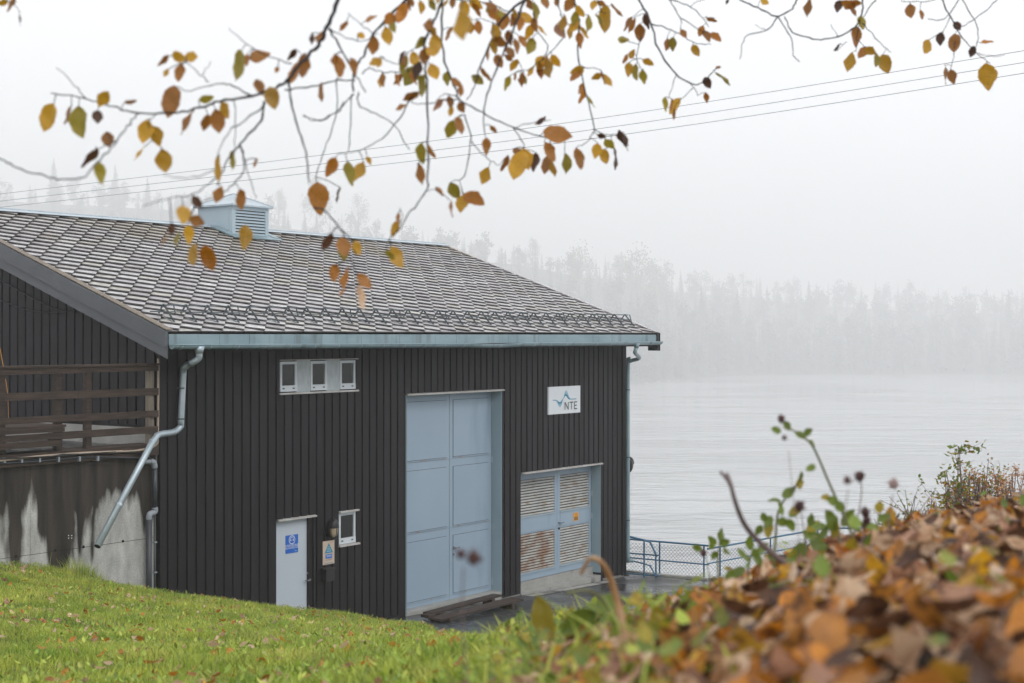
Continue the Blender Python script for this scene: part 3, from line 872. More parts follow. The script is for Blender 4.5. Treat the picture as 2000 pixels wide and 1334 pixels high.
# corner posts and frames
m = MB(); pw = .09
for (a, b) in ((x0, y0), (x1 - pw, y0), (x0, y1 - pw), (x1 - pw, y1 - pw)):
    MB().box(a, a + pw, b, b + pw, RZ - .30, CZ).build('corner_post', M['steel'], cupola)
m.box(x0 + pw, x1 - pw, y0, y0 + .03 - .002, CZ - .09, CZ); MB().box(x0 + pw, x1 - pw, y0, y0 + .028, RZ - .22, RZ - .10).build('bottom_rail', M['steel'], cupola)
MB().box(x0, x0 + .018, y0 + pw, y1 - pw, RZ - .3, CZ).build('side_sheet', M['steel'], cupola)
m.build('head_rail', M['steel'], cupola)
MB().box(x0 - .008, x0 - .001, y0 + .10, y1 - .10, RZ - .12, CZ - .07).build('cupola_panel', M['steel'], cupola)
zb, zt = RZ - .10, CZ - .09; n = 8
for i in range(n):
    zc = zb + (i + .35) * (zt - zb) / n
    MB().obox((x0 + pw + .002, y0 + .001, zc - .022), (x1 - x0 - 2 * pw - .004, 0, 0), (0, .028, .040), (0, -.002, .008)).build('louvre_slat', M['steel'], cupola)
# pyramid cap
ov = .075; apx = Vector((cc.x, YR, 8.06))
bs = [(x0 - ov, y0 - ov, CZ + .02), (x1 + ov, y0 - ov, CZ + .02), (x1 + ov, y1 + ov, CZ + .02), (x0 - ov, y1 + ov, CZ + .02)]
bl = [(a, b, c - .035) for a, b, c in bs]
m = MB(); m.add(bs + bl + [tuple(apx)], [(0, 1, 8), (1, 2, 8), (2, 3, 8), (3, 0, 8), (0, 4, 5, 1), (1, 5, 6, 2), (2, 6, 7, 3), (3, 7, 4, 0), (7, 6, 5, 4)])
for b_ in bs: m.tube([Vector(b_) + Vector((0, 0, .004)), apx + Vector((0, 0, .006))], .009, 5)
m.build('pyramid_cap', M['zinc_light'], cupola)
# base flashing
m = MB()
bq = (y0 - .22 - (-OV)) / math.cos(PITCH)
m.obox(rp_(x0 - .16 + GO, bq, .075), RA * (cw + .34), RB * .30, RN * .012)
m.obox(rp_(x0 - .18 + GO, bq + .12, .07), RA * .16, RB * .62, RN * .03)
m.obox(rp_(x1 + .03 + GO, bq + .12, .07), RA * .16, RB * .62, RN * .03)
m.build('cupola_flashing', M['zinc'], cupola)

# ---------------------------------------------------------------- downpipes
def pipe(pts, r, name, mt, parent, **kw):
    return MB().tube(pts, r, 12).build(name, mt, parent, smooth=True, **kw)
g0 = onY(389, 683, GY); wy = -.10
zA = onY(358, 722, wy); zB = onY(353.5, 828, wy); zC = onY(346, 842, wy); 
q1 = Vector((g0.x, GY, gut_z(g0.x) - .03))
el = onY(303, 853, wy - .02); tip = onY(190, 1067, -.55)
pts = [q1, q1 + Vector((0, 0, -.11)), q1 + Vector((0, .015, -.17)), Vector((q1.x - .03, GY + .12, q1.z - .24)), Vector((zA.x + .04, wy - .12, zA.z + .10)), Vector((zA.x + .005, wy - .02, zA.z + .03)), Vector((zA.x, wy, zA.z - .08)), Vector((zB.x, wy, zB.z + .05)), Vector((zB.x - .01, wy, zB.z - .04)), Vector((zC.x - .06, wy, zC.z - .01)), Vector((el.x + .08, wy - .02, el.z + .03)), Vector((el.x, wy - .03, el.z - .02)), el + (tip - el) * .08, tip]
dp = pipe(smooth_line(pts[:13], 3) + [tip], .05, 'downpipe', M['zinc_light'], B, label='zinc downpipe with a long slanting outlet')
MB().tube([q1 + Vector((0, 0, .01)), q1 + Vector((0, 0, -.10))], [.085, .052], 12).build('outlet_funnel', M['zinc_light'], dp, smooth=True)
MB().tube([tip + (el - tip).normalized() * .004, tip - (el - tip).normalized() * .003], [.046, .046], 12).build('pipe_mouth', M['dark'], dp)
for zc in (onY(355, 758, wy).z, onY(355, 818, wy).z):
    xx = zB.x
    m = MB(); m.tube([(xx, wy, zc - .012), (xx, wy, zc + .012)], .056, 12); m.box(xx - .01, xx + .01, wy + .05, -.03, zc - .01, zc + .01); m.build('pipe_clamp', M['snow'], dp)
for f_ in (.03, .62):
    c_ = el.lerp(tip, f_ + .02); d_ = (tip - el).normalized()
    MB().tube([c_ - d_ * .02, c_ + d_ * .02], .054, 12).build('pipe_joint', M['zinc_light'], dp)
# far downpipe
g1 = onY(1243, 678, GY); wx = WX1 - .02; wy2 = -.12
pz = onY(1216, 712, wy2).z
q1 = Vector((g1.x, GY, gut_z(g1.x) - .03))
zb_ = onY(1212, 1100, wy2).z
pts = [q1, q1 + Vector((0, 0, -.10)), q1 + Vector((-.01, .03, -.20)), Vector((wx + .12, wy2 - .22, pz + .14)), Vector((wx + .02, wy2 - .05, pz + .07)), Vector((wx, wy2, pz - .05)), Vector((wx, wy2, 2)), Vector((wx, wy2, zb_ + .12)), Vector((wx + .02, wy2 - .01, zb_ + .04)), Vector((wx + .12, wy2 - .06, zb_ + .0))]
dp2 = pipe(smooth_line(pts, 4), .042, 'downpipe', M['zinc'], B, label='straight zinc downpipe at the riverside corner')
MB().tube([q1 + Vector((0, 0, .01)), q1 + Vector((0, 0, -.10))], [.075, .045], 12).build('outlet_funnel', M['zinc'], dp2, smooth=True)
for zc in (3.9, 2.4, 1.0):
    m = MB(); m.tube([(wx, wy2, zc - .012), (wx, wy2, zc + .012)], .048, 12); m.box(wx - .01, wx + .01, wy2 + .04, -.03, zc - .01, zc + .01); m.build('pipe_clamp', M['snow'], dp2)

# ---------------------------------------------------------------- lamps, signs, box
def bulkhead(p, out, side, label, grp, sc=1.0, rotx=0):
    """oval bulkhead lamp: body, half shade, lens, cage bar.  out = outward normal, side = width direction"""
    root = empty('wall_lamp', p, label, 'lamp', grp)
    out, side = Vector(out), Vector(side); up = Vector((0, 0, 1))
    def oval(n, w_, h_, o_): return [p + side * (w_ * math.cos(2 * math.pi * j / n)) + up * (h_ * math.sin(2 * math.pi * j / n)) + out * o_ for j in range(n)]
    def loft(rings, mt, name):
        b_ = MB(); n = len(rings[0])
        for r_ in rings: b_.v += [tuple(v) for v in r_]
        for i in range(len(rings) - 1):
            for j in range(n): b_.f.append([i * n + j, i * n + (j + 1) % n, (i + 1) * n + (j + 1) % n, (i + 1) * n + j]); b_.m.append(0)
        b_.f.append(list(range(n))[::-1]); b_.f.append([(len(rings) - 1) * n + j for j in range(n)]); b_.m += [0, 0]
        return b_.build(name, mt, root, smooth=True)
    W_, H_ = .085 * sc, .145 * sc
    loft([oval(20, W_, H_, 0), oval(20, W_, H_, .055 * sc), oval(20, W_ * .93, H_ * .95, .07 * sc)], M['black'], 'lamp_body')
    loft([oval(20, W_ * .88, H_ * .9, .071 * sc), oval(20, W_ * .75, H_ * .8, .11 * sc), oval(20, W_ * .4, H_ * .45, .135 * sc)], M['lens_glass'], 'lens')
    b_ = MB(); n = 12; rings = []
    for (s_, o_) in ((1.0, .069), (.90, .118), (.50, .142)):
        rings.append([p + side * (W_ * s_ * math.cos(math.pi * j / n)) + up * (H_ * s_ * math.sin(math.pi * j / n) + .02 * sc) + out * o_ * sc for j in range(n + 1)])
    for r_ in rings: b_.v += [tuple(v) for v in r_]
    K = n + 1
    for i in range(2):
        for j in range(n): b_.f.append([i * K + j, i * K + j + 1, (i + 1) * K + j + 1, (i + 1) * K + j]); b_.m.append(0)
    b_.f.append([2 * K + j for j in range(K)]); b_.m.append(0)
    b_.build('lamp_shade', M['black'], root)
    pts = [p + up * (H_ * math.cos(math.pi * t / 8)) * 1.0 + out * (.07 + .075 * math.sin(math.pi * t / 8)) * sc for t in range(9)]
    MB().tube(pts, .006 * sc, 6).build('cage_bar', M['black'], root)
    return root
LG = 'oval bulkhead lamps on the building'
pl = onY(644.5, 1033, -.04)
bulkhead(pl, (0, -1, 0), (1, 0, 0), 'black oval bulkhead lamp above the yellowed paper notice', 'lamps on the dark building', 1.12)
pl2 = onX(1221, 909.5, WX1 + .035); pl2 = Vector((WX1 + .13, -.02, onX(1221, 909.5, WX1).z))
bulkhead(pl2, (1, 0, 0), (0, 1, 0), 'black oval lamp jutting from the riverside corner above the water', 'lamps on the dark building', 1.15)
far_lamp = [o for o in bpy.data.objects if o.name.startswith('wall_lamp')][-1]
MB().tube([(WX1 - .02, .06, pl2.z), (WX1 + .10, .02, pl2.z), (WX1 + .14, -.02, pl2.z)], .03, 8).build('lamp_arm', M['black'], far_lamp)

def board_sign(name, corners, y, t, mt, label, cat):
    """corners (x0, x1, z0, z1) on a plane at Y = y facing -Y"""
    x0, x1, z0, z1 = corners
    root = empty(name, ((x0 + x1) / 2, y, z0), label, cat)
    MB().box(x0, x1, y - t, y, z0, z1).build('sign_plate', mt, root)
    return root, (lambda u, v, k=0: Vector((x0 + (x1 - x0) * u, y - t - .0012 - .0008 * k, z1 - (z1 - z0) * v)))
def stroke(mb, pts, w_):
    """ribbon of width w_ in the XZ plane through the points"""
    k = len(pts); b = len(mb.v)
    for i, p in enumerate(pts):
        t = (pts[min(i + 1, k - 1)] - pts[max(i - 1, 0)]).normalized(); nrm = Vector((-t.z, 0, t.x)); ww = w_[i] if hasattr(w_, '__len__') else w_
        mb.v += [tuple(p + nrm * ww / 2), tuple(p - nrm * ww / 2)]
    for i in range(k - 1): mb.f.append([b + 2 * i, b + 2 * i + 1, b + 2 * i + 3, b + 2 * i + 2]); mb.m.append(0)
def text_mesh(txt, size, origin, mt, name, parent, xscale=1.0):
    cu = bpy.data.curves.new('lettering', 'FONT'); cu.body = txt; cu.size = size; cu.align_x = 'CENTER'; cu.extrude = 0
    tmp = bpy.data.objects.new('lettering', cu); COL.objects.link(tmp)
    dg = bpy.context.evaluated_depsgraph_get(); dg.update()
    me = bpy.data.meshes.new_from_object(tmp.evaluated_get(dg))
    bpy.data.objects.remove(tmp)
    for v in me.vertices:
        x_, y_ = v.co.x * xscale, v.co.y
        v.co = Vector(origin) + Vector((x_, 0, y_))
    me.materials.clear(); me.materials.append(mt); me.name = name
    return obj(name, me, parent)

a, b = onY(1069, 780, -.04), onY(1131, 780, -.04)
zt_, zb_ = onY(1069, 756, -.04).z, onY(1069, 810, -.04).z
sg_, uv = board_sign('company_sign', (a.x, b.x, zb_, zt_), -.036, .035, M['sign_white'], 'white square company sign with blue wave and black letters high on the dark wall', 'sign')
# wave: several thin lines that fan out in the trough and the crest
def wave(t, amp_d, amp_u):
    # t 0..1 across; trough near .28, crest near .53
    y_ = .485 - .0 * t
    y_ += amp_d * math.exp(-((t - .29) / .095) ** 2) - amp_u * math.exp(-((t - .54 - .10 * (amp_u - .16)) / (.085 + .05 * amp_u)) ** 2)
    return y_
wv = MB(); wp = MB()
for k in range(9):
    f_ = k / 8
    pts = [uv(.13 + .74 * t, wave(t, .10 + .17 * f_, .15 + .18 * f_), k) for t in [i / 48 for i in range(49)]]
    stroke(wv if k < 4 else wp, pts, .016 if k < 2 else .005)
wv.build('wave_logo', M['teal'], sg_); wp.build('wave_logo_lines', M['teal_pale'], sg_)
lt = MB(); W_ = .020
def L_(pts): stroke(lt, [uv(u, v, 12) for u, v in pts], W_)
L_([(.50, .86), (.50, .58)]); L_([(.50, .58), (.605, .86)]); L_([(.605, .86), (.605, .58)])
L_([(.645, .595), (.765, .595)]); L_([(.705, .595), (.705, .86)])
L_([(.80, .58), (.80, .86)]); L_([(.80, .595), (.885, .595)]); L_([(.80, .72), (.87, .72)]); L_([(.80, .845), (.885, .845)])
lt.build('letters', M['black'], sg_)

# blue ear-protection sign on the personnel door
yd = .033
a, b = onY(557.5, 1060, yd), onY(582, 1060, yd)
zt_, zb_ = onY(557.5, 1046.5, yd).z, onY(557.5, 1082, yd).z
s2, uv = board_sign('ear_protection_sign', (a.x, b.x, zb_, zt_), yd, .004, M['sign_blue'], 'blue safety sign with headphone symbol on the pale grey door', 'sign')
SWX = b.x - a.x
def circ(mb, cu_, cv, ru, rv, w_, k, a0=0, a1=360, n=28):
    stroke(mb, [uv(cu_ + ru * math.cos(math.radians(a0 + (a1 - a0) * i / n)), cv + rv * math.sin(math.radians(a0 + (a1 - a0) * i / n)), k) for i in range(n + 1)], w_)
ic = MB(); asp = SWX / (zt_ - zb_)
circ(ic, .5, .27, .23, .23 * asp, .012, 2); circ(ic, .5, .25, .12, .13 * asp, .008, 2, 180, 360)
for u in (.40, .60): stroke(ic, [uv(u, .25, 2), uv(u, .33, 2)], .022)
ic.build('headphone_symbol', M['print_white'], s2)
text_mesh('STØYSONE', .062, uv(.5, .66, 2), M['print_white'], 'letters', s2)
text_mesh('BRUK HØRSELSVERN', .036, uv(.5, .76, 2), M['print_white'], 'letters', s2, .95)
w2 = MB(); stroke(w2, [uv(.64 + .26 * i / 12, .88 - .03 * math.sin(i / 12 * 6.3), 2) for i in range(13)], .006); w2.build('wave_logo', M['print_sky'], s2)
text_mesh('NTE', .022, uv(.82, .935, 2), M['print_white'], 'letters', s2)

# yellowed paper notice
a, b = onY(630.5, 1080, -.04), onY(653, 1080, -.04)
zt_, zb_ = onY(630.5, 1058, -.04).z, onY(630.5, 1104, -.04).z
s3, uv = board_sign('paper_notice', (a.x, b.x, zb_, zt_), -.036, .006, M['paper'], 'yellowed paper notice with blue triangle and blue box under the wall lamp', 'notice')
tr = MB(); pts = [uv(.5, .10, 1), uv(.86, .49, 1), uv(.14, .55, 1)]; pts = [uv(.5, .09, 1), uv(.88, .52, 1), uv(.14, .52, 1)]
tr.add(pts, [(0, 2, 1)]); tr.build('triangle', M['teal'], s3)
tl = MB()
for i, v in enumerate((.26, .33, .39, .45)):
    hw = .06 + (v - .15) * .62; stroke(tl, [uv(.5 - hw * .8, v, 3), uv(.5 + hw * .8, v, 3)], .005)
for i in range(3): stroke(tl, [uv(.3, .615 + .03 * i, 3), uv(.74, .615 + .03 * i, 3)], .004)
tl.build('printed_lines', M['print_white'], s3)
m = MB(); m.add([uv(.22, .57, 1), uv(.80, .57, 1), uv(.80, .75, 1), uv(.22, .75, 1)], [(0, 3, 2, 1)]); m.build('blue_box', M['sign_blue'], s3)
m = MB(); m.add([uv(.1, .94, 1), uv(.9, .94, 1), uv(.9, .96, 1), uv(.1, .96, 1)], [(0, 3, 2, 1)]); m.build('printed_bar', M['teal'], s3)
m = MB()
for i in range(2): stroke(m, [uv(.24, .79 + .035 * i, 1), uv(.80, .79 + .035 * i, 1)], .003)
m.build('printed_lines', M['wood'], s3)

# small black box
p0 = onY(628, 1113, -.04); p1 = onY(643, 1133, -.04)
kb = MB(); kb.box(p0.x, p1.x + .02, -.15, -.036, p1.z, p0.z); 
kbo = kb.build('key_box', M['black'], None, label='small matt black key box below the paper notice beside the grey door', cat='box')
MB().obox((p0.x - .008, -.165, p0.z + .001), (p1.x - p0.x + .036, 0, 0), (0, .13, .02), (0, 0, .012)).build('lid', M['black'], kbo)

# orange warning sign on the louvred door
p0, p1 = onY(1119.5, 1002, YL - .008), onY(1129.5, 1016, YL - .008)
s4, uv = board_sign('warning_sign', (p0.x, p1.x, p1.z, p0.z), YL - .0085, .004, M['orange'], 'small orange warning sign on the louvred steel door', 'sign')
m = MB(); stroke(m, [uv(.5, .10, 1), uv(.72, .42, 1), uv(.28, .42, 1), uv(.5, .10, 1)], .008)
for i in range(3): stroke(m, [uv(.12, .58 + .14 * i, 1), uv(.88, .58 + .14 * i, 1)], .014)
m.build('printed_lines', M['black'], s4)

# two planks before the tall door
def plank_on(px0, py0, px1, py1, wd, z, label):
    a, b = onZ(px0, py0, z), onZ(px1, py1, z)
    root = MB()
    d = (b - a); side = Vector((d.y, -d.x, 0)).normalized() * wd
    root.obox(a, d, side, (0, 0, .035))
    for q in (.1, .85):
        c = a + d * q; root.obox(Vector((c.x, c.y, yard_z(c.x) + .006)), d.normalized() * .1, side, (0, 0, max(.02, z - .008 - yard_z(c.x))))
    return root.build('wooden_plank', M['wood'], None, label=label, cat='plank', group='planks in front of the tall door')
plank_on(826, 1199, 962, 1163, .22, .05, 'dark wet plank lying closest to the tall blue door')
plank_on(836, 1210, 998, 1170, .30, .035, 'dark wet plank lying outermost before the tall blue door')
MB().obox(onZ(822, 1205, .07), (.16, -.03, 0), (-.03, -.2, 0), (0, 0, .05)).build('wood_offcut', M['wood'], None, label='short dark wood block at the near end of the door planks', cat='wood block')
# =================================================================== TERRAIN
CZ_ = CAM.z
def zpy(py, d): return CZ_ - (py - 656) / FPX * d
COLS = []   # bearing (as a column of the view), then (distance, height) pairs outward from the camera
for px, pyc in [(-900, 1060), (-500, 1088), (-250, 1106), (0, 1129), (150, 1144), (300, 1158), (420, 1170), (540, 1189), (660, 1204), (790, 1219), (850, 1224)]:
    dn = float(np.interp(px, [0, 200, 500, 800], [8, 7.6, 6.5, 4.6]))
    q = onY(px, 700, -1.7 - (.25 if px > 500 else 0)); dc = (q - CAM).dot(F)
    row = [(1, 4.55), (dn, zpy(1336, dn)), (dn + (dc - dn) * .5, (zpy(1336, dn) + zpy(pyc, dc)) / 2 - .07), (dc, zpy(pyc, dc))]
    if px >= 250: row += [(dc + .7, zpy(pyc, dc) - .35), (dc + 1.5, -.4), (45, -1.5)]
    else: row += [(dc + 1.2, zpy(pyc, dc) - .06), (dc + 3, zpy(pyc, dc) - .3), (45, 1.0)]
    COLS.append((px, row))
def col(px, pys, zs, end=-25): COLS.append((px, [(1, 4.62 + .0001 * (px - 900))] + [(d, zpy(y, d)) for d, y in pys] + list(zs) + [(42, end)]))
col(900, [(3.8, 1336), (6, 1302), (10, 1262), (15, 1236)], [(18, .6), (20, -.1), (26, -.6)], -2)
col(960, [(3.0, 1336), (5, 1302), (8, 1267), (12, 1244)], [(15, 1.0), (18, -.1), (26, -.8)], -2)
col(1040, [(2.4, 1336), (4, 1292), (6.5, 1262), (9, 1253)], [(11.5, 1.5), (15, 0), (22, -.8)], -3)
col(1120, [(2.0, 1336), (3.5, 1272), (4.9, 1247), (6, 1264)], [(8, 2.5), (12, .8), (15, -.3), (22, -.8)])
col(1200, [(1.75, 1336), (3, 1247), (4.6, 1220), (5.6, 1237)], [(8, 2.5), (12, .7), (15, -.4), (22, -.9)])
col(1300, [(1.55, 1336), (2.8, 1232), (4.4, 1188), (5.4, 1212)], [(8, 2.5), (12, .8), (16, -.6), (26, -1)])
col(1400, [(1.4, 1336), (2.6, 1202), (4.2, 1145), (5.2, 1168)], [(8, 2.6), (13, .8), (18, -.8), (28, -1)])
col(1500, [(1.35, 1336), (2.5, 1172), (4.1, 1098), (5.1, 1118)], [(8, 2.9), (13, 1), (18, -.6), (28, -1)])
col(1600, [(1.35, 1336), (2.5, 1132), (4.0, 1061), (5.0, 1078)], [(8, 3.2), (13, 1.4), (20, -.6), (28, -1)])
col(1700, [(1.3, 1336), (2.4, 1107), (3.9, 1038), (5.0, 1053)], [(8, 3.5), (13, 2.0), (20, .2), (28, -2)])
col(1800, [(1.3, 1336), (2.3, 1087), (3.8, 1015), (5.0, 1028)], [(8, 3.8), (14, 2.9), (20, 1.5), (30, -6)])
col(1900, [(1.3, 1336), (2.3, 1072), (3.8, 998), (5.0, 1008)], [(8, 4.0), (15, 3.1), (22, 2), (30, -6)])
col(2000, [(1.25, 1336), (2.3, 1062), (3.8, 988), (5.0, 995)], [(8, 4.1), (15, 3.2), (22, 2), (30, -6)])
col(2300, [(1.2, 1336), (2.3, 1032), (3.8, 963)], [(8, 4.3), (15, 3.6), (25, 2), (32, -6)])
col(2900, [], [(4, 4.8), (8, 4.8), (15, 4), (25, 2), (35, -6)])
DK = np.concatenate([np.arange(.5, 9, .1), np.arange(9, 46, .25)])
TAB = np.array([np.interp(DK, [p[0] for p in r_], [p[1] for p in r_]) for _, r_ in COLS]); PXK = np.array([c[0] for c in COLS], float)
def hgt_raw(x, y):
    d = (x - CAM.x) * F.x + (y - CAM.y) * F.y; l = (x - CAM.x) * R.x + (y - CAM.y) * R.y
    dd = np.clip(d, 1.0, 45); u = np.clip(l / dd * FPX + 1000, -899, 2899)
    di = np.interp(dd, DK, np.arange(len(DK))); ui = np.interp(u, PXK, np.arange(len(PXK)))
    i0 = np.clip(ui.astype(int), 0, len(PXK) - 2); j0 = np.clip(di.astype(int), 0, len(DK) - 2); fi = ui - i0; fj = di - j0
    z = (TAB[i0, j0] * (1 - fi) + TAB[i0 + 1, j0] * fi) * (1 - fj) + (TAB[i0, j0 + 1] * (1 - fi) + TAB[i0 + 1, j0 + 1] * fi) * fj
    z = z + np.where(d < 1, -.05 * np.clip(1 - d, 0, 6), 0)
    z = z - .035 * np.clip((u - 1000) / 150, 0, 1) * np.clip((d - .9) / 1.0, 0, 1) * (d < 9)
    z = z + (.030 * np.sin(x * 1.9 + 1.3 * np.sin(y * 1.1)) * np.sin(y * 2.3 + .7) + .018 * np.sin(x * 4.3 + y * 3.1)) * np.clip(d / 6, .3, 1)
    return z
GX, GY_ = np.arange(-30, 18.01, .1), np.arange(-24, 12.01, .1)
gxx, gyy = np.meshgrid(GX, GY_)
gzz = hgt_raw(gxx, gyy)
for _ in range(3):
    q = np.pad(gzz, 1, mode='edge'); gzz = (q[1:-1, :-2] + 2 * q[1:-1, 1:-1] + q[1:-1, 2:]) / 4
    q = np.pad(gzz, 1, mode='edge'); gzz = (q[:-2, 1:-1] + 2 * q[1:-1, 1:-1] + q[2:, 1:-1]) / 4
# under the building's upper side the terrace is cut off by the retaining wall; keep ground out of the house
gzz = np.where((gyy > .25), np.where(gxx < 0.0, np.minimum(gzz, 1.0), np.minimum(gzz, -1.2)), gzz)
gzz = np.maximum(gzz, -25)
def hgt(x, y):
    x = np.asarray(x, float); y = np.asarray(y, float)
    i = np.clip((x - GX[0]) / .1, 0, len(GX) - 1.001); j = np.clip((y - GY_[0]) / .1, 0, len(GY_) - 1.001)
    i0 = i.astype(int); j0 = j.astype(int); fi = i - i0; fj = j - j0
    return (gzz[j0, i0] * (1 - fi) * (1 - fj) + gzz[j0, i0 + 1] * fi * (1 - fj) + gzz[j0 + 1, i0] * (1 - fi) * fj + gzz[j0 + 1, i0 + 1] * fi * fj)
def hz(x, y): return float(hgt(x, y))
ny, nx = gxx.shape
L_all = (gxx - CAM.x) * R.x + (gyy - CAM.y) * R.y; D_all = (gxx - CAM.x) * F.x + (gyy - CAM.y) * F.y
def bank_edge(d): return .06 - .14 * np.exp(-((d - 2.2) / 1.2) ** 2) + .10 * np.sin(d * 2.1) * .4
def in_bank(l, d): return (l > bank_edge(d)) & (d < 9)
idx = np.arange(ny * nx).reshape(ny, nx)
q_ = np.stack([idx[:-1, :-1], idx[:-1, 1:], idx[1:, 1:], idx[1:, :-1]], -1).reshape(-1, 4)
bk = in_bank(L_all, D_all)[:-1, :-1].ravel()
V_ = np.c_[gxx.ravel(), gyy.ravel(), gzz.ravel()]
def sub(mask, name, mt):
    q = q_[mask]; u, inv = np.unique(q.ravel(), return_inverse=True)
    me = mesh_np(name, V_[u], inv, np.full(len(q), 4), [mt], smooth=True)
    return obj(name, me, None, kind='structure')
lawn = sub(~bk, 'lawn_ground', M['soil'])
bank = sub(bk, 'leafy_bank', M['bank_soil'])

# ------------------------------------------------------------------ yard of wet asphalt on a quay
def yp(px, d): q = P(px, 656, d); return (q.x, q.y)
poly = [(-1.2, .012), (DOOR3[1] + .05, .012), (WX1 + .3, .012), yp(1204, 34.2), yp(1290, 33.4), yp(1384, 32.9), yp(1500, 34.6), yp(1610, 36.0), yp(1780, 36.6), yp(1950, 33), yp(1900, 22), yp(1700, 14), yp(1300, 11), yp(1000, 11), (-1.2, -6)]
yb = MB(); k = len(poly)
yb.add([(x, y, yard_z(x)) for x, y in poly] + [(x, y, -26) for x, y in poly], [tuple(range(k))[::-1] if False else tuple(range(k)), tuple(range(2 * k - 1, k - 1, -1))] + [(i, k + i, k + (i + 1) % k, (i + 1) % k) for i in range(k)])
yard = yb.build('asphalt_yard', M['asphalt'], None, kind='structure')
def slab_edge():
    m = MB()
    pts = [yp(1204, 34.15), yp(1290, 33.35), yp(1384, 32.85), yp(1500, 34.5), yp(1610, 35.9), yp(1780, 36.5)]
    for a, b in zip(pts[:-1], pts[1:]):
        m.bar((a[0], a[1], yard_z(a[0]) + .02), (b[0], b[1], yard_z(b[0]) + .02), .16, .05)
    return m
slab_edge().build('quay_edge', M['concrete'], None, kind='structure')
# apron of light concrete below the louvred door
m = MB(); a0, a1 = DOOR3[0] + .0, DOOR3[1] + .25
m.add([(a0, -.10, yard_z(a0) + .008), (a0, -.30, yard_z(a0) + .006), (a1, -.30, yard_z(a1) + .006), (a1, -.10, yard_z(a1) + .008)], [(0, 1, 2, 3)])
m.build('concrete_apron', M['concrete'], None, kind='structure')

# ------------------------------------------------------------------ water
H = 28.0; WZ = CAM.z - H
m = MB(); ws = 3300
me = bpy.data.meshes.new('river_water'); me.from_pydata([(-ws, -1000, WZ), (ws + 100, -1000, WZ), (ws + 100, ws, WZ), (-ws, ws, WZ)], [], [(0, 1, 2, 3)]); me.materials.append(M['water'])
obj('river_water', me, None, kind='structure')

# ------------------------------------------------------------------ far bank and hills
def shore(px): return np.interp(px, [-1500, 0, 900, 1220, 1300, 1420, 1600, 2400, 3200, 4500], [700, 700, 750, 840, 920, 1040, 1083, 1083, 1090, 1000])
def slope(px): return np.interp(px, [-1500, 0, 400, 750, 1000, 1300, 1600, 2000, 3000, 4500], [.235, .235, .235, .215, .19, .13, .11, .10, .10, .10])
pxs = np.linspace(-1800, 4600, 110); ts = np.concatenate([[-4, 0], np.linspace(6, 1500, 60)])
fv = []
for t in ts:
    for p in pxs:
        d = shore(p) + t; q = P(p, 656, 1.0) - CAM
        e = -.8 if t < 0 else min(1, t / 40) * 1.2 + slope(p) * t
        e = min(e, np.interp(p, [0, 400, 900, 1300, 1700, 2100], [150, 132, 95, 70, 60, 52]) + 4 * math.sin(p / 170)); e += 1.2 * math.sin(p / 55 + t / 23) * min(1, max(t, 0) / 60)
        fv.append((CAM.x + q.x * d, CAM.y + q.y * d, WZ + (e if t >= 0 else -1.5)))
npx = len(pxs); ff = [(i * npx + j, i * npx + j + 1, (i + 1) * npx + j + 1, (i + 1) * npx + j) for i in range(len(ts) - 1) for j in range(npx - 1)]
me = bpy.data.meshes.new('far_bank'); me.from_pydata(fv, [], ff); me.materials.append(M['hill']); me.polygons.foreach_set('use_smooth', [True] * len(ff))
obj('far_bank', me, None, kind='structure')
def far_z(px, t):
    e = min(1, t / 40) * 1.2 + slope(px) * t; return WZ + min(e, np.interp(px, [0, 400, 900, 1300, 1700, 2100], [150, 132, 95, 70, 60, 52]) + 4 * math.sin(px / 170)) - .5

def spruce_mesh(seed, H_=22, detail=34):
    r = random.Random(seed); m = MB()
    m.cur = 1; m.tube([(0, 0, 0), (0, 0, H_ * .5), (0, 0, H_ * .96)], [.28, .16, .04], 5); m.cur = 0
    for i in range(detail):
        f = i / (detail - 1); z = H_ * (.10 + .88 * f); rr = (1 - f) ** .85 * H_ * .155 + .12
        nb_ = int(9 - 4 * f)
        for j in range(nb_):
            a = r.uniform(0, 6.283); L_b = rr * r.uniform(.65, 1.2); dz = -L_b * r.uniform(.15, .5)
            w_ = L_b * .5; dx, dy = math.cos(a), math.sin(a)
            tip = (dx * L_b, dy * L_b, z + dz); s1 = (dx * L_b * .45 - dy * w_, dy * L_b * .45 + dx * w_, z + dz * .35 - .15); s2 = (dx * L_b * .45 + dy * w_, dy * L_b * .45 - dx * w_, z + dz * .35 - .15)
            m.add([(0, 0, z + .35), s1, tip, s2], [(0, 1, 2), (0, 2, 3)])
    return m
def broad_mesh(seed, H_=16, n=900, q_=.32):
    r = random.Random(seed); m = MB(); m.cur = 1
    m.tube([(0, 0, 0), (.2, .1, H_ * .4), (0, .2, H_ * .85)], [.3, .2, .05], 5)
    cl = []
    for i in range(16):
        a = r.uniform(0, 6.283); h_ = r.uniform(.14, .97); rad = H_ * .26 * math.sin(math.pi * min(1, h_ * .95)) ** .7 * r.uniform(.3, 1)
        c = Vector((math.cos(a) * rad, math.sin(a) * rad, h_ * H_)); cl.append((c, H_ * .11 * r.uniform(.7, 1.2)))
        m.tube([(0, 0, c.z * .6), tuple(c)], [.08, .03], 3, caps=False)
    m.cur = 0
    for i in range(n):
        c, s = r.choice(cl); v = Vector((r.gauss(0, .55), r.gauss(0, .55), r.gauss(0, .7))) * s + c
        a = Vector((r.uniform(-1, 1), r.uniform(-1, 1), r.uniform(-1, 1))).normalized() * q_; b = a.orthogonal().normalized() * q_ * .8
        m.add([v - a, v + b, v + a, v - b], [(0, 1, 2, 3)])
    return m
SPM = [spruce_mesh(s).mesh('crown', [M['spruce'], M['bark']]) for s in range(4)]
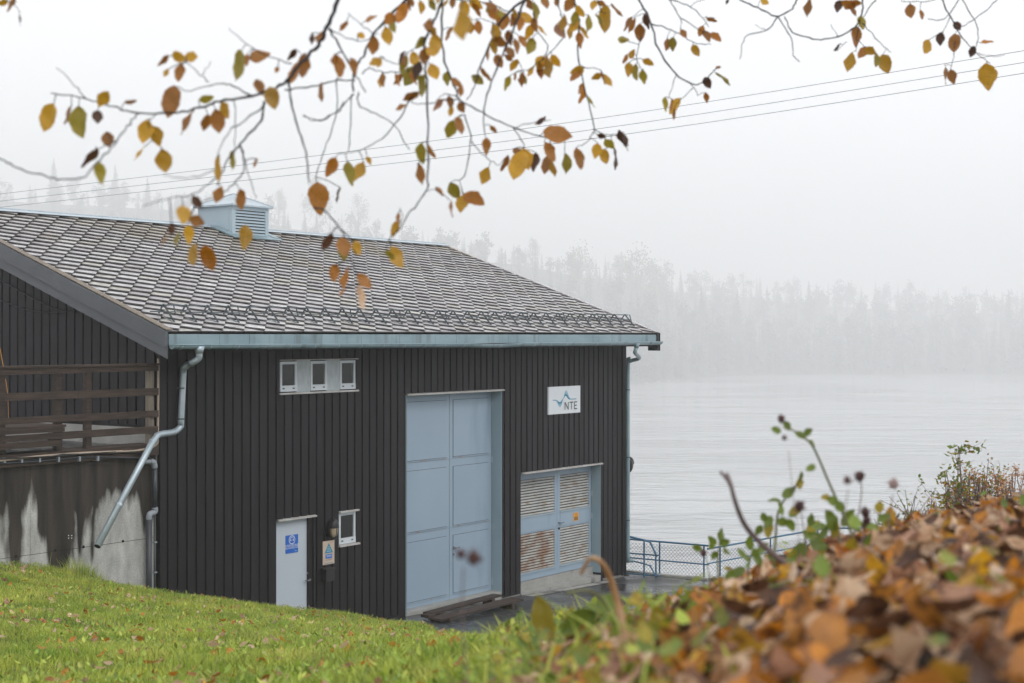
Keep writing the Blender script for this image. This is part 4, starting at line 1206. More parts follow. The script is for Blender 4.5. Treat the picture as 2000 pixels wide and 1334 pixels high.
BRM = [broad_mesh(s).mesh('crown', [M['fall_tree'], M['bark']]) for s in range(3)]
def split_tree(me):
    """crown and trunk as two meshes"""
    out = []
    for mi, nm in ((0, 'crown'), (1, 'trunk')):
        vs, fs, mp = [], [], {}
        for p in me.polygons:
            if p.material_index != mi: continue
            f = []
            for vi in p.vertices:
                if vi not in mp: mp[vi] = len(vs); vs.append(tuple(me.vertices[vi].co))
                f.append(mp[vi])
            fs.append(f)
        n_me = bpy.data.meshes.new(nm); n_me.from_pydata(vs, [], fs); n_me.materials.append(me.materials[mi]); out.append(n_me)
    return out
SPS = [split_tree(m_) for m_ in SPM]; BRS = [split_tree(m_) for m_ in BRM]
def far_tree(px, py_top, t, kind, hgt_m, label, group):
    if px < 1000: t = np.interp(px, [0, 400, 900], [150, 132, 95]) / slope(px) - 12
    else: t *= 5.0
    d = shore(px) + t; z0 = far_z(px, t); ztop = CAM.z + (656 - py_top) / FPX * d
    base_h = 22 if kind == 's' else 16
    sc = hgt_m / base_h; q = P(px, 656, d)
    zb = min(z0, ztop - 14); print('far tree', px, round(ztop - zb, 1))
    sc = (ztop - zb) / base_h
    root = empty('spruce_tree' if kind == 's' else 'broadleaf_tree', (q.x, q.y, zb), label, 'tree', group)
    for me_, nm in zip((random.choice(SPS) if kind == 's' else random.choice(BRS)), ('crown', 'trunk')):
        o = bpy.data.objects.new(nm, me_); COL.objects.link(o); o.parent = root
    wsc = sc * (1.25 if kind == 's' else .95)
    root.scale = (wsc, wsc, sc); root.rotation_euler = (0, 0, random.uniform(0, 6))
FT = [(105, 305, 150, 's', 26, 'faint tall spruce in fog above the near end of the roof'),
      (225, 318, 140, 's', 26, 'faint narrow spruce in fog, second from the left above the roof'),
      (288, 342, 130, 's', 28, 'broad misty spruce above the roof between cupola and narrow spruce'),
      (345, 375, 120, 's', 20, 'low misty spruce nearest the cupola on its left side'),
      (60, 372, 120, 'b', 18, 'rounded misty tree above the roof at the picture edge'),
      (545, 375, 110, 'b', 20, 'orange-tinged misty tree just right of the cupola'),
      (620, 352, 130, 'b', 22, 'large pale misty tree right of the cupola'),
      (700, 385, 120, 'b', 20, 'grey misty tree above the middle of the ridge'),
      (890, 472, 70, 's', 17, 'small misty spruce at the far end of the ridge, left of a pair'),
      (920, 466, 66, 's', 18, 'small misty spruce at the far end of the ridge, right of a pair'),
      (1040, 470, 90, 'b', 22, 'very faint broad tree behind the rake of the roof'),
      (1130, 487, 60, 'b', 25, 'tall pale birch in fog above the sloping roof edge'),
      (1245, 495, 55, 'b', 27, 'broad ochre misty tree above the low end of the roof'),
      (1280, 520, 50, 'b', 24, 'round misty tree just right of the broad ochre one'),
      (1370, 560, 30, 's', 22, 'dim grey spruce on the far river bank near the roof end'),
      (1440, 563, 30, 's', 23, 'dim grey spruce on the far river bank, second from the roof end'),
      (1580, 545, 60, 's', 24, 'dim tall spruce at the middle of the far bank'),
      (1970, 562, 40, 's', 25, 'dim spruce on the far bank at the picture edge')]
for a in FT: far_tree(*a, 'trees in fog beyond the river')
# the wood on the far bank reads as one mass
fw_v, fw_f, fw_m = [], [], []
def append_tree(m_np, q, z, s, sz):
    v, f, mi = m_np; b = sum(len(x) for x in fw_v)
    a = random.uniform(0, 6.28); ca, sa = math.cos(a), math.sin(a)
    vv = np.c_[(v[:, 0] * ca - v[:, 1] * sa) * s + q.x, (v[:, 0] * sa + v[:, 1] * ca) * s + q.y, v[:, 2] * sz + z]
    fw_v.append(vv); fw_f.append([[i + b for i in p] for p in f]); fw_m.append(mi)
def to_np(m_): return np.array(m_.v), m_.f, m_.m
lowS = [to_np(spruce_mesh(20 + s, 22, 22)) for s in range(4)]; lowB = [to_np(broad_mesh(30 + s, 16, 520, .48)) for s in range(3)]; lowB2 = [to_np(broad_mesh(40 + s, 16, 380, .58)) for s in range(3)]
for row, (t, n, dz) in enumerate(((6, 150, 0), (26, 130, 0), (55, 120, 0), (90, 120, 0), (135, 120, 0), (190, 110, 0), (255, 110, 0), (330, 110, 0), (420, 110, 0), (520, 110, 0), (640, 110, 0))):
    for i in range(n):
        px = -150 + 2600 * (i + random.uniform(.1, .9)) / n
        if px < 1150 and row == 0: 
            if random.random() < .5: continue
        tt = t + random.uniform(-4, 14); d = shore(px) + tt; q = P(px, 656, d)
        hh = random.uniform(20, 32) * (1.0 if px > 1200 else .8)
        is_s = random.random() < .62
        src = random.choice(lowS) if is_s else random.choice(lowB if row < 5 else lowB2)
        bh = 22 if is_s else 16
        append_tree(src, q, far_z(px, max(tt, 1)), hh / bh * random.uniform(.8, 1.1) * (1 if bh == 22 else 1.1), hh / bh)
fv_ = np.concatenate(fw_v); ffl = [i for g_ in fw_f for p in g_ for i in p]; cn = [len(p) for g_ in fw_f for p in g_]; fm = [i for g_ in fw_m for i in g_]
obj('far_wood', mesh_np('far_wood', fv_, ffl, cn, [M['spruce'], M['bark']], fm), None, kind='stuff')
# pale stones at the far water's edge
for (px, t, s) in ((1262, 1, .9), (1285, .5, 1.3), (1305, .5, 1.1), (1325, 1.2, .7)):
    q = P(px, 656, shore(px) + t - 3); m = MB(); m.ball((q.x, q.y, WZ + .1), s, 8, 5, (1.6, 1.1, .5))
    m.build('shore_stone', M['concrete'], None, smooth=True, label={1262: 'pale low stone at the misty far water edge, nearest the roof corner', 1285: 'largest pale stone in the row at the misty far water edge', 1305: 'second largest pale stone in the row at the misty far water edge', 1325: 'smallest pale stone, farthest from the roof corner in the shore row'}[px], cat='stone', group='pale stones at the far water edge')

# ------------------------------------------------------------------ retaining wall, upper terrace, deck
TZ = 3.55   # terrace level
WTZ = onY(100, 905, 0).z
print('retaining wall top', WTZ)
rw = MB(); 
# panels of board-marked concrete with open joints
rwroot = empty('retaining_wall', (-3, 0, 0), 'rain-stained concrete retaining wall below the wooden deck', 'wall')
zj = onY(150, 1071, 0).z
jx_ = [-9.5, -7.1, -4.7, -2.3, -.08]
for a, b in zip(jx_[:-1], jx_[1:]):
    for (s, e) in ((-1.2, zj - .004), (zj + .004, WTZ)):
        MB().box(a + .002, b - .002, 0, .3, s, e).build('wall_panel', M['stained'], rwroot)
MB().box(-9.5, -.08, .012, .29, zj - .005, zj + .005).build('joint', M['dark'], rwroot)
for px, py in ((31, 1087), (108, 1075), (163, 1068), (240, 1057), (134, 1046), (140, 1046), (134, 1051), (140, 1051)):
    q = onY(px, py, -.001); MB().tube([(q.x, .004, q.z), (q.x, -.004, q.z)], .022 if py > 1055 else .008, 8).build('tie_hole', M['dark'] if py > 1055 else M['sign_white'], rwroot)
MB().box(-9.5, -.1, -.09, .34, WTZ + .003, WTZ + .17).build('coping', M['wood'], rwroot, label='dark wet timber coping')
# terrace behind the wall
m = MB(); m.box(-12, -.065, .345, DEPTH + 4, 2.6, WTZ + .12); m.build('upper_terrace', M['asphalt'], None, kind='structure')

deck = empty('wooden_deck', (-3, 0, WTZ), 'dark weathered timber railing and deck on top of the concrete wall', 'deck')
YP = -.02
rt = [(onY(150, 717, YP).z, 'cap')]
def rail(pxa, pxb, py_top, py_bot, pxm, yo, th=.035, mt='wood'):
    xa, xb = onY(pxa, 700, YP).x, onY(pxb, 700, YP).x
    z1_, z0_ = onY(pxm, py_top, YP).z, onY(pxm, py_bot, YP).z
    return MB().box(xa, xb, YP + yo - th, YP + yo, z0_, z1_).build('rail', M[mt], deck)
xa, xb = -9.0, onY(304, 700, YP).x
zc_ = onY(150, 714, YP).z
MB().box(xa, xb, YP - .10, YP + .06, zc_ - .018, zc_ + .012).build('handrail', M['wood'], deck)
splits = [xa, onY(-60, 700, YP).x, onY(147, 700, YP).x, xb]
for (t_, b_) in ((717, 728), (763, 777), (809, 822)):
    for i in range(3):
        if i == 0: continue
        z1_, z0_ = onY(150, t_, YP).z, onY(150, b_, YP).z
        MB().box(splits[i] + .002, splits[i + 1] - .002, YP - .072, YP - .037, z0_ + random.uniform(-.006, .006), z1_).build('rail', M['wood'], deck)
    MB().box(splits[0], splits[1] - .002, YP - .072, YP - .037, onY(150, b_, YP).z, onY(150, t_, YP).z).build('rail', M['wood'], deck)
z1_, z0_ = onY(200, 838, YP).z, onY(200, 852, YP).z
MB().box(onY(90, 700, YP).x, xb, YP - .072, YP - .037, z0_, z1_).build('rail', M['wood'], deck)
for px, w_, mt in ((2, .09, 'wood'), (113, .10, 'wood'), (171, .09, 'wood'), (293, .09, 'wood_light'), (-110, .09, 'wood')):
    x = onY(px, 700, YP).x
    MB().box(x - w_ / 2, x + w_ / 2, YP - .036, YP + .055, WTZ + .175, zc_ - .02).build('post', M[mt], deck)
for i, (py0, py1) in enumerate(((838, 846), (848, 860), (862, 874))):
    xe = onY(122 - 3 * i, 700, -.12).x
    MB().box(-8.6, xe, -.16 - .012 * (i == 0), -.125, onY(60, py1, -.12).z, onY(60, py0, -.12).z).build('deck_board', M['wood'], deck)
MB().box(-8.6, onY(126, 700, -.12).x, -.16, 1.2, onY(60, 837, -.12).z - .004, onY(60, 837, -.12).z + .03).build('deck_floor', M['wood'], deck)
# striped rope hanging from the railing
rp1 = [onX(0, 684, -.3)] 
pts = [P(0, 680, 21), P(8, 725, 20.9), P(15, 770, 20.8), P(17, 832, 20.8)]
MB().tube(smooth_line(pts, 4), .003, 5).build('marker_rope', M['orange'], None, label='thin orange and white rope hanging by the deck railing', cat='rope')
# cables along the top of the wall
cg = 'cables clipped along the top of the retaining wall'
def cable(pts, r, mt, label, grp=cg):
    MB().tube(smooth_line(pts, 5), r, 6).build('cable', M[mt], None, smooth=True, label=label, cat='cable', group=grp)
cable([onY(-40, 905, -.12), onY(60, 893, -.12), onY(160, 885, -.12), onY(250, 881, -.12), onY(286, 877, -.12), onY(305, 868, -.10), onY(308, 850, -.08), onY(309, 760, -.07), onY(309, 700, -.07)], .018, 'cable_beige', 'beige conduit running along the concrete wall and up the corner')
cable([onY(-40, 901, -.11), onY(60, 899, -.11), onY(120, 888, -.13), onY(200, 886, -.11), onY(262, 884, -.11), onY(290, 893, -.10), onY(297, 900, -.09)], .014, 'black', 'black cable with a bulge beside the beige conduit')
cable([onY(-40, 907, -.10), onY(60, 902, -.11), onY(170, 893, -.10), onY(240, 894, -.10), onY(285, 895, -.09)], .013, 'pipe_dark', 'lowest dark grey cable on the concrete wall')
cable([onY(-40, 898, -.14), onY(90, 892, -.14), onY(200, 884, -.13), onY(276, 878, -.12)], .010, 'black', 'thin black cable lying on the beige conduit')
for ci_, px in enumerate((6, 40, 75, 112, 153, 189)):
    q = onY(px, 897 - px * .02, -.09); MB().box(q.x - .015, q.x + .015, -.13, -.002, q.z - .05, q.z + .02).build('cable_clip', M['pipe_grey'], None, label=['outermost pale cable clip on the concrete at the picture edge', 'second pale cable clip from the picture edge on the concrete', 'third pale cable clip from the picture edge on the concrete', 'fourth cable clip from the picture edge, under the timber post', 'second last cable clip before the slanting zinc pipe', 'last pale cable clip, nearest the slanting zinc pipe'][ci_], cat='clip', group='cable clips on the retaining wall')
# drain pipe at the corner
dr = empty('drain_pipe', (-.2, -.1, 1), 'dark plastic drain pipe with grey elbows at the wall corner', 'pipe')
yy = -.09
a_, b_ = onY(280, 902, yy), onY(295, 902, yy); c2_ = onY(296, 998, yy); d2_ = onY(293, 1180, yy)
MB().tube([a_, b_ + Vector((.0, 0, 0))], .036, 10).build('pipe', M['pipe_grey'], dr, smooth=True)
MB().tube(smooth_line([b_ + Vector((-.02, 0, 0)), b_ + Vector((.05, 0, -.01)), b_ + Vector((.07, 0, -.10))], 4), .045, 10).build('elbow', M['pipe_grey'], dr, smooth=True)
MB().tube([b_ + Vector((.07, 0, -.08)), Vector((b_.x + .07, yy, c2_.z))], .040, 10).build('pipe', M['pipe_dark'], dr, smooth=True)
MB().tube(smooth_line([Vector((b_.x + .07, yy, c2_.z + .05)), Vector((b_.x + .07, yy, c2_.z - .02)), Vector((b_.x - .03, yy, c2_.z - .05)), Vector((b_.x - .04, yy, c2_.z - .16))], 4), .045, 10).build('elbow', M['pipe_grey'], dr, smooth=True)
MB().tube([Vector((b_.x - .04, yy, c2_.z - .12)), Vector((b_.x - .04, yy, .4))], .046, 10).build('pipe', M['pipe_dark'], dr, smooth=True)
MB().tube([Vector((b_.x + .07, yy, c2_.z - .05)), Vector((b_.x + .07, yy, .4))], .018, 8).build('cable_tube', M['pipe_dark'], dr, smooth=True)
for z_ in (2.55, 2.0, 1.55, 1.1):
    MB().box(b_.x + .045, b_.x + .095, yy - .03, yy + .02, z_, z_ + .02).build('pipe_clamp', M['pipe_grey'], dr)
# cables sagging on the gable
def gab_pt(px, py): q = onX(px, py, -.06); return q
MB().tube(smooth_line([gab_pt(-60, 520), gab_pt(0, 547), gab_pt(60, 580), gab_pt(110, 604), gab_pt(146, 610)], 5), .010, 5).build('cable', M['black'], None, label='black cable sagging under the bargeboard, upper of two', cat='cable')
MB().tube(smooth_line([gab_pt(-60, 560), gab_pt(0, 586), gab_pt(50, 604), gab_pt(95, 610), gab_pt(146, 607)], 5), .009, 5).build('cable', M['black'], None, label='black cable sagging under the bargeboard, lower of two', cat='cable')

# ------------------------------------------------------------------ blue railings at the river
def fence(name, label, pts, zt, posts, zbase, mids, mesh=(0, 0)):
    """pts: (px, depth) line; zt: list of heights per pt above; posts: fractions"""
    root = empty(name, P(pts[0][0], 656, pts[0][1]) * 1.0, label, 'railing', 'blue railings at the river edge')
    W = [P(a, 656, d) for a, d in pts]
    def at(f, z):
        s = f * (len(W) - 1); i = min(int(s), len(W) - 2); q = W[i].lerp(W[i + 1], s - i); return Vector((q.x, q.y, z))
    MB().tube([at(i / (len(W) - 1), z) for i, z in enumerate(zt)], .022, 8).build('top_rail', M['blue_rail'], root)
    for dz in mids:
        MB().tube([at(i / (len(W) - 1), z - dz) for i, z in enumerate(zt)], .016, 8).build('middle_rail', M['blue_rail'], root)
    for f in posts:
        z = np.interp(f, np.linspace(0, 1, len(zt)), zt); MB().tube([at(f, zbase), at(f, z)], .019, 8).build('post', M['blue_rail'], root)
    # chain link: crossing wires
    s = .085; m = MB(); tot = sum((W[i + 1] - W[i]).length for i in range(len(W) - 1))
    z0, z1 = zbase + .05, None
    n = int(tot / s)
    for i in range(-14, n):
        for sg in (1, -1):
            f0 = i * s / tot; hh = mesh
            ft = lambda u: (f0 + (u if sg > 0 else (hh - u)) / tot)
            seg = [u for u in np.linspace(0, hh, 4) if 0 <= ft(u) <= 1]
            if len(seg) < 2: continue
            m.tube([at(ft(u), zbase + .05 + u) for u in seg], .004, 3, caps=False)
    m.build('chain_link_mesh', M['wire'], root, kind='stuff')
    return root, at
hT = .88
Z_ = lambda px, py, d: CAM.z + (656 - py) / FPX * d
D1, D2 = 33.9, 32.9
zA1, zA2 = Z_(1217, 1051, D1), Z_(1383, 1066, D2)
fence('river_railing', 'blue railing panel nearest the riverside corner of the building', [(1206, D1), (1384, D2)], [zA1, zA2], [0.03, .47, .95], yard_z(14) - .0, [.42], .66)
zC1, zC2 = Z_(1382, 1072, 33.0), Z_(1610, 1032, 35.6)
fence('river_railing', 'long blue railing rising behind the leafy bank', [(1382, 33.0), (1610, 35.6), (1770, 36.2)], [zC1, zC2, Z_(1770, 1030, 36.2)], [.05, .26, .47, .70, .97], -.55, [.33], .8)
st = empty('stair_handrail', P(1217, 656, 33.3), 'blue stair handrail with a bent end by the building corner', 'handrail', 'blue railings at the river edge')
d_ = 33.3
for dy, r_ in ((0, .024), (46, .018)):
    MB().tube([P(1190, 1040 + dy, d_ + .3), P(1217, 1045 + dy, d_), P(1258, 1055 + dy, d_ - .2), P(1270, 1059 + dy, d_ - .2), P(1281, 1082 + dy * .95, d_ - .3)], r_, 8).build('sloping_rail', M['blue_rail'], st)
for (px, py) in ((1258, 1056), (1281, 1082)):
    a = P(px, py, d_ - .25); MB().tube([a, Vector((a.x, a.y, yard_z(a.x)))], .02, 8).build('post', M['blue_rail'], st)
for py in (1080, 1120):
    MB().tube([P(1200, py - 2, d_ + .2), P(1288, py + 5, d_ - .3)], .017, 8).build('lower_rail', M['blue_rail'], st)

# ------------------------------------------------------------------ power lines
for i, (ya, yb, yc) in enumerate(((379, 222, 99), (393, 243, 122), (405, 261, 143))):
    pts = [P(-700, ya + (ya - yb) * .52, 78 - i), P(0, ya, 70 - i), P(660, ya - (ya - yb) * .51, 62 - i), P(1230, yb, 56 - i), P(2000, yc, 48 - i), P(2900, yc - 150, 40 - i)]
    MB().tube(smooth_line(pts, 5), .009, 5).build('power_line', M['snow'], None, label=['topmost thin power line crossing the foggy sky', 'middle thin power line crossing the foggy sky', 'lowest thin power line crossing the foggy sky'][i], cat='power line', group='power lines over the roof')

# haze
hm = bpy.data.materials.new('haze'); hm.use_nodes = True; t = hm.node_tree
t.nodes.remove(t.nodes['Principled BSDF']); pv = t.nodes.new('ShaderNodeVolumePrincipled')
pv.inputs['Color'].default_value = (.97, .975, .985, 1); pv.inputs['Density'].default_value = HAZE; pv.inputs['Anisotropy'].default_value = .2
t.links.new(pv.outputs[0], t.nodes['Material Output'].inputs['Volume'])
hb = MB(); hb.box(-3450, 3550, -1500, 3500, -40, 225)
obj('haze', hb.mesh('haze', hm), None, kind='stuff')
# =================================================================== LEAVES AND PLANTS
def leaf_arr(shape=0, nl=7, seed=0, curl=.25, fold=.25, wid=.30):
    """ovate leaf from (0,0,0) to (0,1,0), normal Z; returns verts, quads"""
    r = random.Random(seed); vs = []; fs = []; cross = [-1, -.5, 0, .5, 1]
    for i in range(nl + 1):
        t = i / nl
        w_ = wid * (math.sin(math.pi * t ** (.80 if shape != 1 else .95)) ** .86 if 0 < t < 1 else 0.0) * (1 + r.uniform(-.06, .06))
        if i == nl: w_ = .004
        if i == 0: w_ = .012
        for c in cross:
            x = c * w_ * (1 + (r.uniform(-.05, .05) if abs(c) == 1 else 0)); z = fold * abs(c) * w_ + curl * (t - .4) ** 2 * (1 if shape != 2 else -1.4) + r.uniform(-.008, .008) + .03 * math.sin(t * 9 + c * 2 + seed)
            vs.append((x, t, z))
    k = len(cross)
    for i in range(nl):
        for j in range(k - 1): fs.append((i * k + j, i * k + j + 1, (i + 1) * k + j + 1, (i + 1) * k + j))
    return np.array(vs), fs
def leaf_mesh(tone, s):
    v, f = leaf_arr(s % 3, 11, s, curl=random.uniform(.1, .5), fold=random.uniform(.05, .5))
    me = bpy.data.meshes.new('leaf'); me.from_pydata(v.tolist(), [], f); me.materials.append(M['leaf_' + tone]); me.polygons.foreach_set('use_smooth', [True] * len(f)); me.update()
    return me
LM = {k: [leaf_mesh(k, i * 3 + j) for i in range(2) for j in range(2)] for k in LEAFC}

# ------------------------------------------------------------------ overhanging tree
tree = empty('overhanging_tree', world(3.4, 4.6, hz(*world(3.4, 4.6)[:2])), 'tree whose thin autumn branches with ochre leaves hang across the sky', 'tree')
def bd(px): return float(np.interp(px, [-100, 300, 650, 900, 1100, 1400, 2100], [3.5, 3.3, 3.45, 3.9, 4.4, 5.0, 5.4]))
cropA = lambda x, y: (x / 2.382, y / 2.382)
cropB = lambda x, y: (560 + x / 2.669, y / 2.669)
cropC = lambda x, y: (1200 + x / 2.5, y / 2.5)
BR = [
 (cropA, [(1660, -170), (1610, -80), (1572, 0), (1520, 130), (1480, 210), (1400, 290), (1340, 365), (1280, 410), (1170, 445), (1020, 470), (950, 495), (820, 525), (640, 525), (520, 495), (400, 460), (240, 430)], 7.5, 1.6, 0),
 (cropA, [(400, 460), (350, 400), (265, 315)], 2, 1, 0),
 (cropA, [(1170, 445), (1070, 395), (1000, 390), (860, 425)], 2.6, 1.2, 0),
 (cropA, [(970, 385), (900, 320), (870, 290)], 1.6, 1, 0), (cropA, [(940, 345), (980, 290)], 1.2, .8, 0),
 (cropA, [(1228, 470), (1215, 560), (1120, 670), (1060, 740), (1010, 860)], 4, 1.6, .05),
 (cropA, [(1120, 680), (1140, 780), (1090, 850), (1030, 900), (920, 945)], 2.4, 1.2, .05),
 (cropA, [(1218, 500), (1140, 555), (1050, 630), (1010, 740)], 2.5, 1.2, -.1),
 (cropA, [(1340, 370), (1360, 500), (1400, 640), (1430, 740), (1440, 850)], 3.4, 2, 0),
 (cropA, [(640, 530), (590, 590), (540, 660), (470, 740), (380, 830), (300, 835), (210, 820), (80, 780), (0, 735), (-120, 660)], 2.2, 2.2, -.35),
 (cropA, [(720, 530), (690, 580), (735, 660), (755, 700)], 1.5, 1, 0),
 (cropA, [(1090, 460), (1095, 600), (1090, 720)], 1.6, 1, .1),
 (cropA, [(1130, 700), (1150, 790), (1190, 920)], 1.5, 1, .25),
 (cropA, [(1360, 300), (1180, 225), (1060, 130)], 1.8, 1, 0),
 (cropA, [(1000, 790), (900, 825), (760, 815)], 1.8, 1, -.5),
 (cropA, [(1010, 830), (900, 900), (760, 925), (670, 960)], 2, 1, -.5),
 (cropA, [(540, 655), (480, 685), (430, 700)], 1.5, 1, 0),
 (cropA, [(1600, 480), (1572, 520), (1490, 560), (1410, 540)], 2, 1, .4),
 (cropA, [(1330, 420), (1450, 400), (1572, 375), (1650, 370)], 2.4, 2, .3),
 (cropB, [(720, -130), (670, -60), (620, 0), (540, 80), (455, 180), (400, 290), (350, 370), (345, 480)], 5.5, 2.5, .1),
 (cropB, [(225, 150), (280, 250), (345, 370), (410, 480)], 3.4, 1.5, 0),
 (cropB, [(225, 150), (370, 215), (480, 175)], 1.8, 1, 0), (cropB, [(455, 180), (390, 130), (320, 70)], 1.6, 1, 0),
 (cropB, [(350, 490), (260, 580), (150, 630), (90, 600)], 1.8, 1.2, .3),
 (cropB, [(375, 480), (380, 555), (480, 600), (560, 650), (640, 780)], 2, 1.3, .3),
 (cropB, [(810, -80), (810, 0), (815, 270), (880, 470), (900, 520), (1020, 585), (1180, 665), (1350, 720), (1450, 730)], 3.8, 1.5, 0),
 (cropB, [(830, -60), (790, 60), (730, 190), (720, 330), (735, 500), (735, 900), (725, 1000), (650, 1100), (600, 1180), (540, 1240)], 4, 1.6, -.05),
 (cropB, [(900, 515), (700, 540), (650, 530)], 1.8, 1, 0), (cropB, [(650, 510), (570, 640), (440, 760), (280, 800)], 2.2, 1.2, .35),
 (cropB, [(880, 500), (820, 490), (780, 520)], 1.4, 1, 0),
 (cropB, [(1290, -90), (1240, 10), (1160, 210), (1080, 390), (1030, 560), (1030, 700)], 5, 1.5, 0),
 (cropB, [(1260, -20), (1130, 90), (1070, 200), (1010, 350), (970, 470), (940, 520)], 4.5, 1.2, .1),
 (cropB, [(925, 600), (960, 740), (930, 900), (900, 940)], 2, 1.4, .3), (cropB, [(960, 740), (1050, 830), (1110, 860)], 1.6, 1, .2),
 (cropB, [(1480, -80), (1500, 0), (1525, 130), (1515, 250), (1550, 450), (1600, 650), (1590, 710), (1540, 760)], 3.2, 1.2, 0),
 (cropB, [(1595, 670), (1660, 705), (1720, 700), (1755, 690)], 1.6, 1, 0), (cropB, [(1690, 705), (1700, 760), (1705, 800)], 1.2, .8, 0),
 (cropB, [(1290, 60), (1300, 150), (1360, 260), (1280, 350), (1230, 370)], 2, 1, .1), (cropB, [(1440, 200), (1360, 290), (1330, 310)], 1.6, 1, .1),
 (cropB, [(1545, 350), (1630, 360), (1645, 385)], 1.3, .8, 0), (cropB, [(1180, 665), (1230, 740), (1240, 780)], 1.8, 1, 0),
 (cropB, [(140, 1090), (200, 1100), (290, 1200), (370, 1290)], 3, 1.5, 0), (cropB, [(735, 180), (680, 240), (620, 285)], 2, 1, .2),
 (cropB, [(490, 295), (560, 335), (600, 320)], 1.6, 1, .4), (cropB, [(395, 380), (430, 355), (500, 375), (610, 370), (690, 350)], 1.9, 1.2, .4),
 (cropB, [(265, 400), (255, 620), (200, 780), (150, 920)], 1.8, 1.2, .7), (cropB, [(340, 490), (335, 650), (320, 790)], 2, 1.3, .6),
 (cropB, [(725, 995), (775, 990)], 1, .7, 0), (cropB, [(1100, 130), (1020, 100), (960, 105)], 1.4, 1, .1),
 (cropB, [(560, 1230), (600, 1140), (590, 1080)], 1.4, .8, 0), (cropB, [(1180, 665), (1280, 640), (1380, 625)], 1.6, .9, .1),
 (cropB, [(290, 1200), (330, 1330), (380, 1480)], 1.6, 1, 0),
 (cropC, [(90, -60), (120, 0), (180, 115), (215, 240), (300, 360), (370, 405), (430, 405), (480, 350), (505, 335)], 3.6, 1.2, 0),
 (cropC, [(370, 405), (410, 465)], 1.5, 1, 0), (cropC, [(385, 430), (340, 470), (310, 500)], 1.2, .8, 0), (cropC, [(300, 360), (285, 420), (265, 480)], 1.3, .8, 0),
 (cropC, [(180, 115), (260, 140), (330, 175), (400, 215), (470, 215)], 2, 1, 0), (cropC, [(240, -60), (270, 0), (325, 85), (400, 135), (440, 160)], 2.2, 1, 0),
 (cropC, [(270, 0), (375, 35), (430, 85), (460, 130)], 1.8, 1, 0), (cropC, [(325, 90), (325, 140)], 1.2, .8, 0), (cropC, [(440, 82), (490, 90)], 1, .7, 0),
 (cropC, [(130, 180), (110, 290), (140, 350)], 1.5, .9, 0), (cropC, [(370, 35), (400, 10), (440, 0)], 1, .8, .1),
 (cropC, [(560, -30), (620, 0), (720, 45), (797, 80), (870, 40), (890, 0), (910, -60)], 2.4, 2.2, 0),
 (cropC, [(797, 80), (740, 150), (640, 180), (615, 290)], 2, 1, 0), (cropC, [(797, 80), (860, 180), (875, 270), (905, 300)], 1.8, 1, 0),
 (cropC, [(830, 80), (870, 155), (950, 185), (1050, 190), (1150, 150), (1200, 90), (1215, 0), (1220, -60)], 1.6, 2.4, 0), (cropC, [(1200, 90), (1185, 170), (1180, 250)], 1.6, 1, 0),
 (cropC, [(1210, 110), (1290, 200), (1350, 255)], 1.6, 1, 0), (cropC, [(1310, -40), (1260, 20), (1215, 80)], 1.8, 1.4, .1), (cropC, [(1090, 185), (1060, 120)], 1, .7, .1), (cropC, [(1130, 205), (1090, 250)], 1, .7, .1),
 (cropC, [(1190, 190), (1230, 240), (1260, 240)], 1.1, .8, 0), (cropC, [(740, 150), (685, 120)], 1, .6, 0),
 (cropC, [(1580, -60), (1600, 0), (1640, 80), (1675, 150), (1750, 240), (1835, 310)], 2.6, 1, 0), (cropC, [(1690, -60), (1700, 0), (1770, 120), (1770, 220), (1740, 235)], 1.8, 1, 0),
 (cropC, [(1530, 90), (1610, 90), (1680, 0), (1720, -60)], 1, 1.8, .1), (cropC, [(1690, 135), (1760, 90), (1850, 20), (1900, -40)], 1, 1.6, .1), (cropC, [(1665, 200), (1655, 280), (1640, 340)], 1.2, .8, 0),
 (cropC, [(1640, 80), (1605, 160)], 1.2, .8, 0), (cropC, [(1780, 260), (1840, 275), (1905, 270)], 1.1, .7, .1), (cropC, [(1400, 5), (1480, 10), (1560, 0), (1600, -20)], 1, 1.2, .1),
 (cropA, [(-60, -60), (10, -10), (60, 20)], 2, 1.2, 0),
 (cropB, [(790, -40), (900, 0), (1010, 10), (1100, 60)], 2.5, 1.2, .1), (cropB, [(1000, -60), (1080, 20), (1160, 60), (1230, 60)], 2.4, 1.2, .15), (cropB, [(1400, -70), (1420, 40), (1450, 120), (1500, 130)], 2, 1, .1), (cropB, [(1600, -60), (1640, 60), (1670, 60)], 1.6, 1, .1),
]
anchors = []   # (px, py, depth)
heads = []
for fn, pts, r0, r1, off in BR:
    pp = [fn(*p) for p in pts]
    w3 = []
    for i, (x, y) in enumerate(pp):
        d = bd(x) + off * min(1, i / 2.0) + .05 * math.sin(x / 37 + y / 53)
        w3.append(P(x, y, d)); 
    sm = smooth_line(w3, 5); k = len(sm)
    rs = []
    for i, q in enumerate(sm):
        d = (q - CAM).dot(F); rr = 1.4 * (r0 + (r1 - r0) * (i / (k - 1)) ** .8) * .5 * d / FPX * 1.0
        rs.append(rr * (1 + .12 * math.sin(i * 1.9)))
        v = q - CAM; anchors.append((1000 + v.dot(R) / d * FPX, 656 - v.z / d * FPX, d))
    jt = [q + Vector((random.uniform(-1, 1), random.uniform(-1, 1), random.uniform(-1, 1))) * .0025 for q in sm]
    MB().tube(jt, rs, 6).build('branch', M['bark'], tree, smooth=True)
    for e in (0, -1):
        if pp[e][1] < -10: heads.append((w3[e], rs[0 if e == 0 else -1]))
anchors = np.array(anchors)
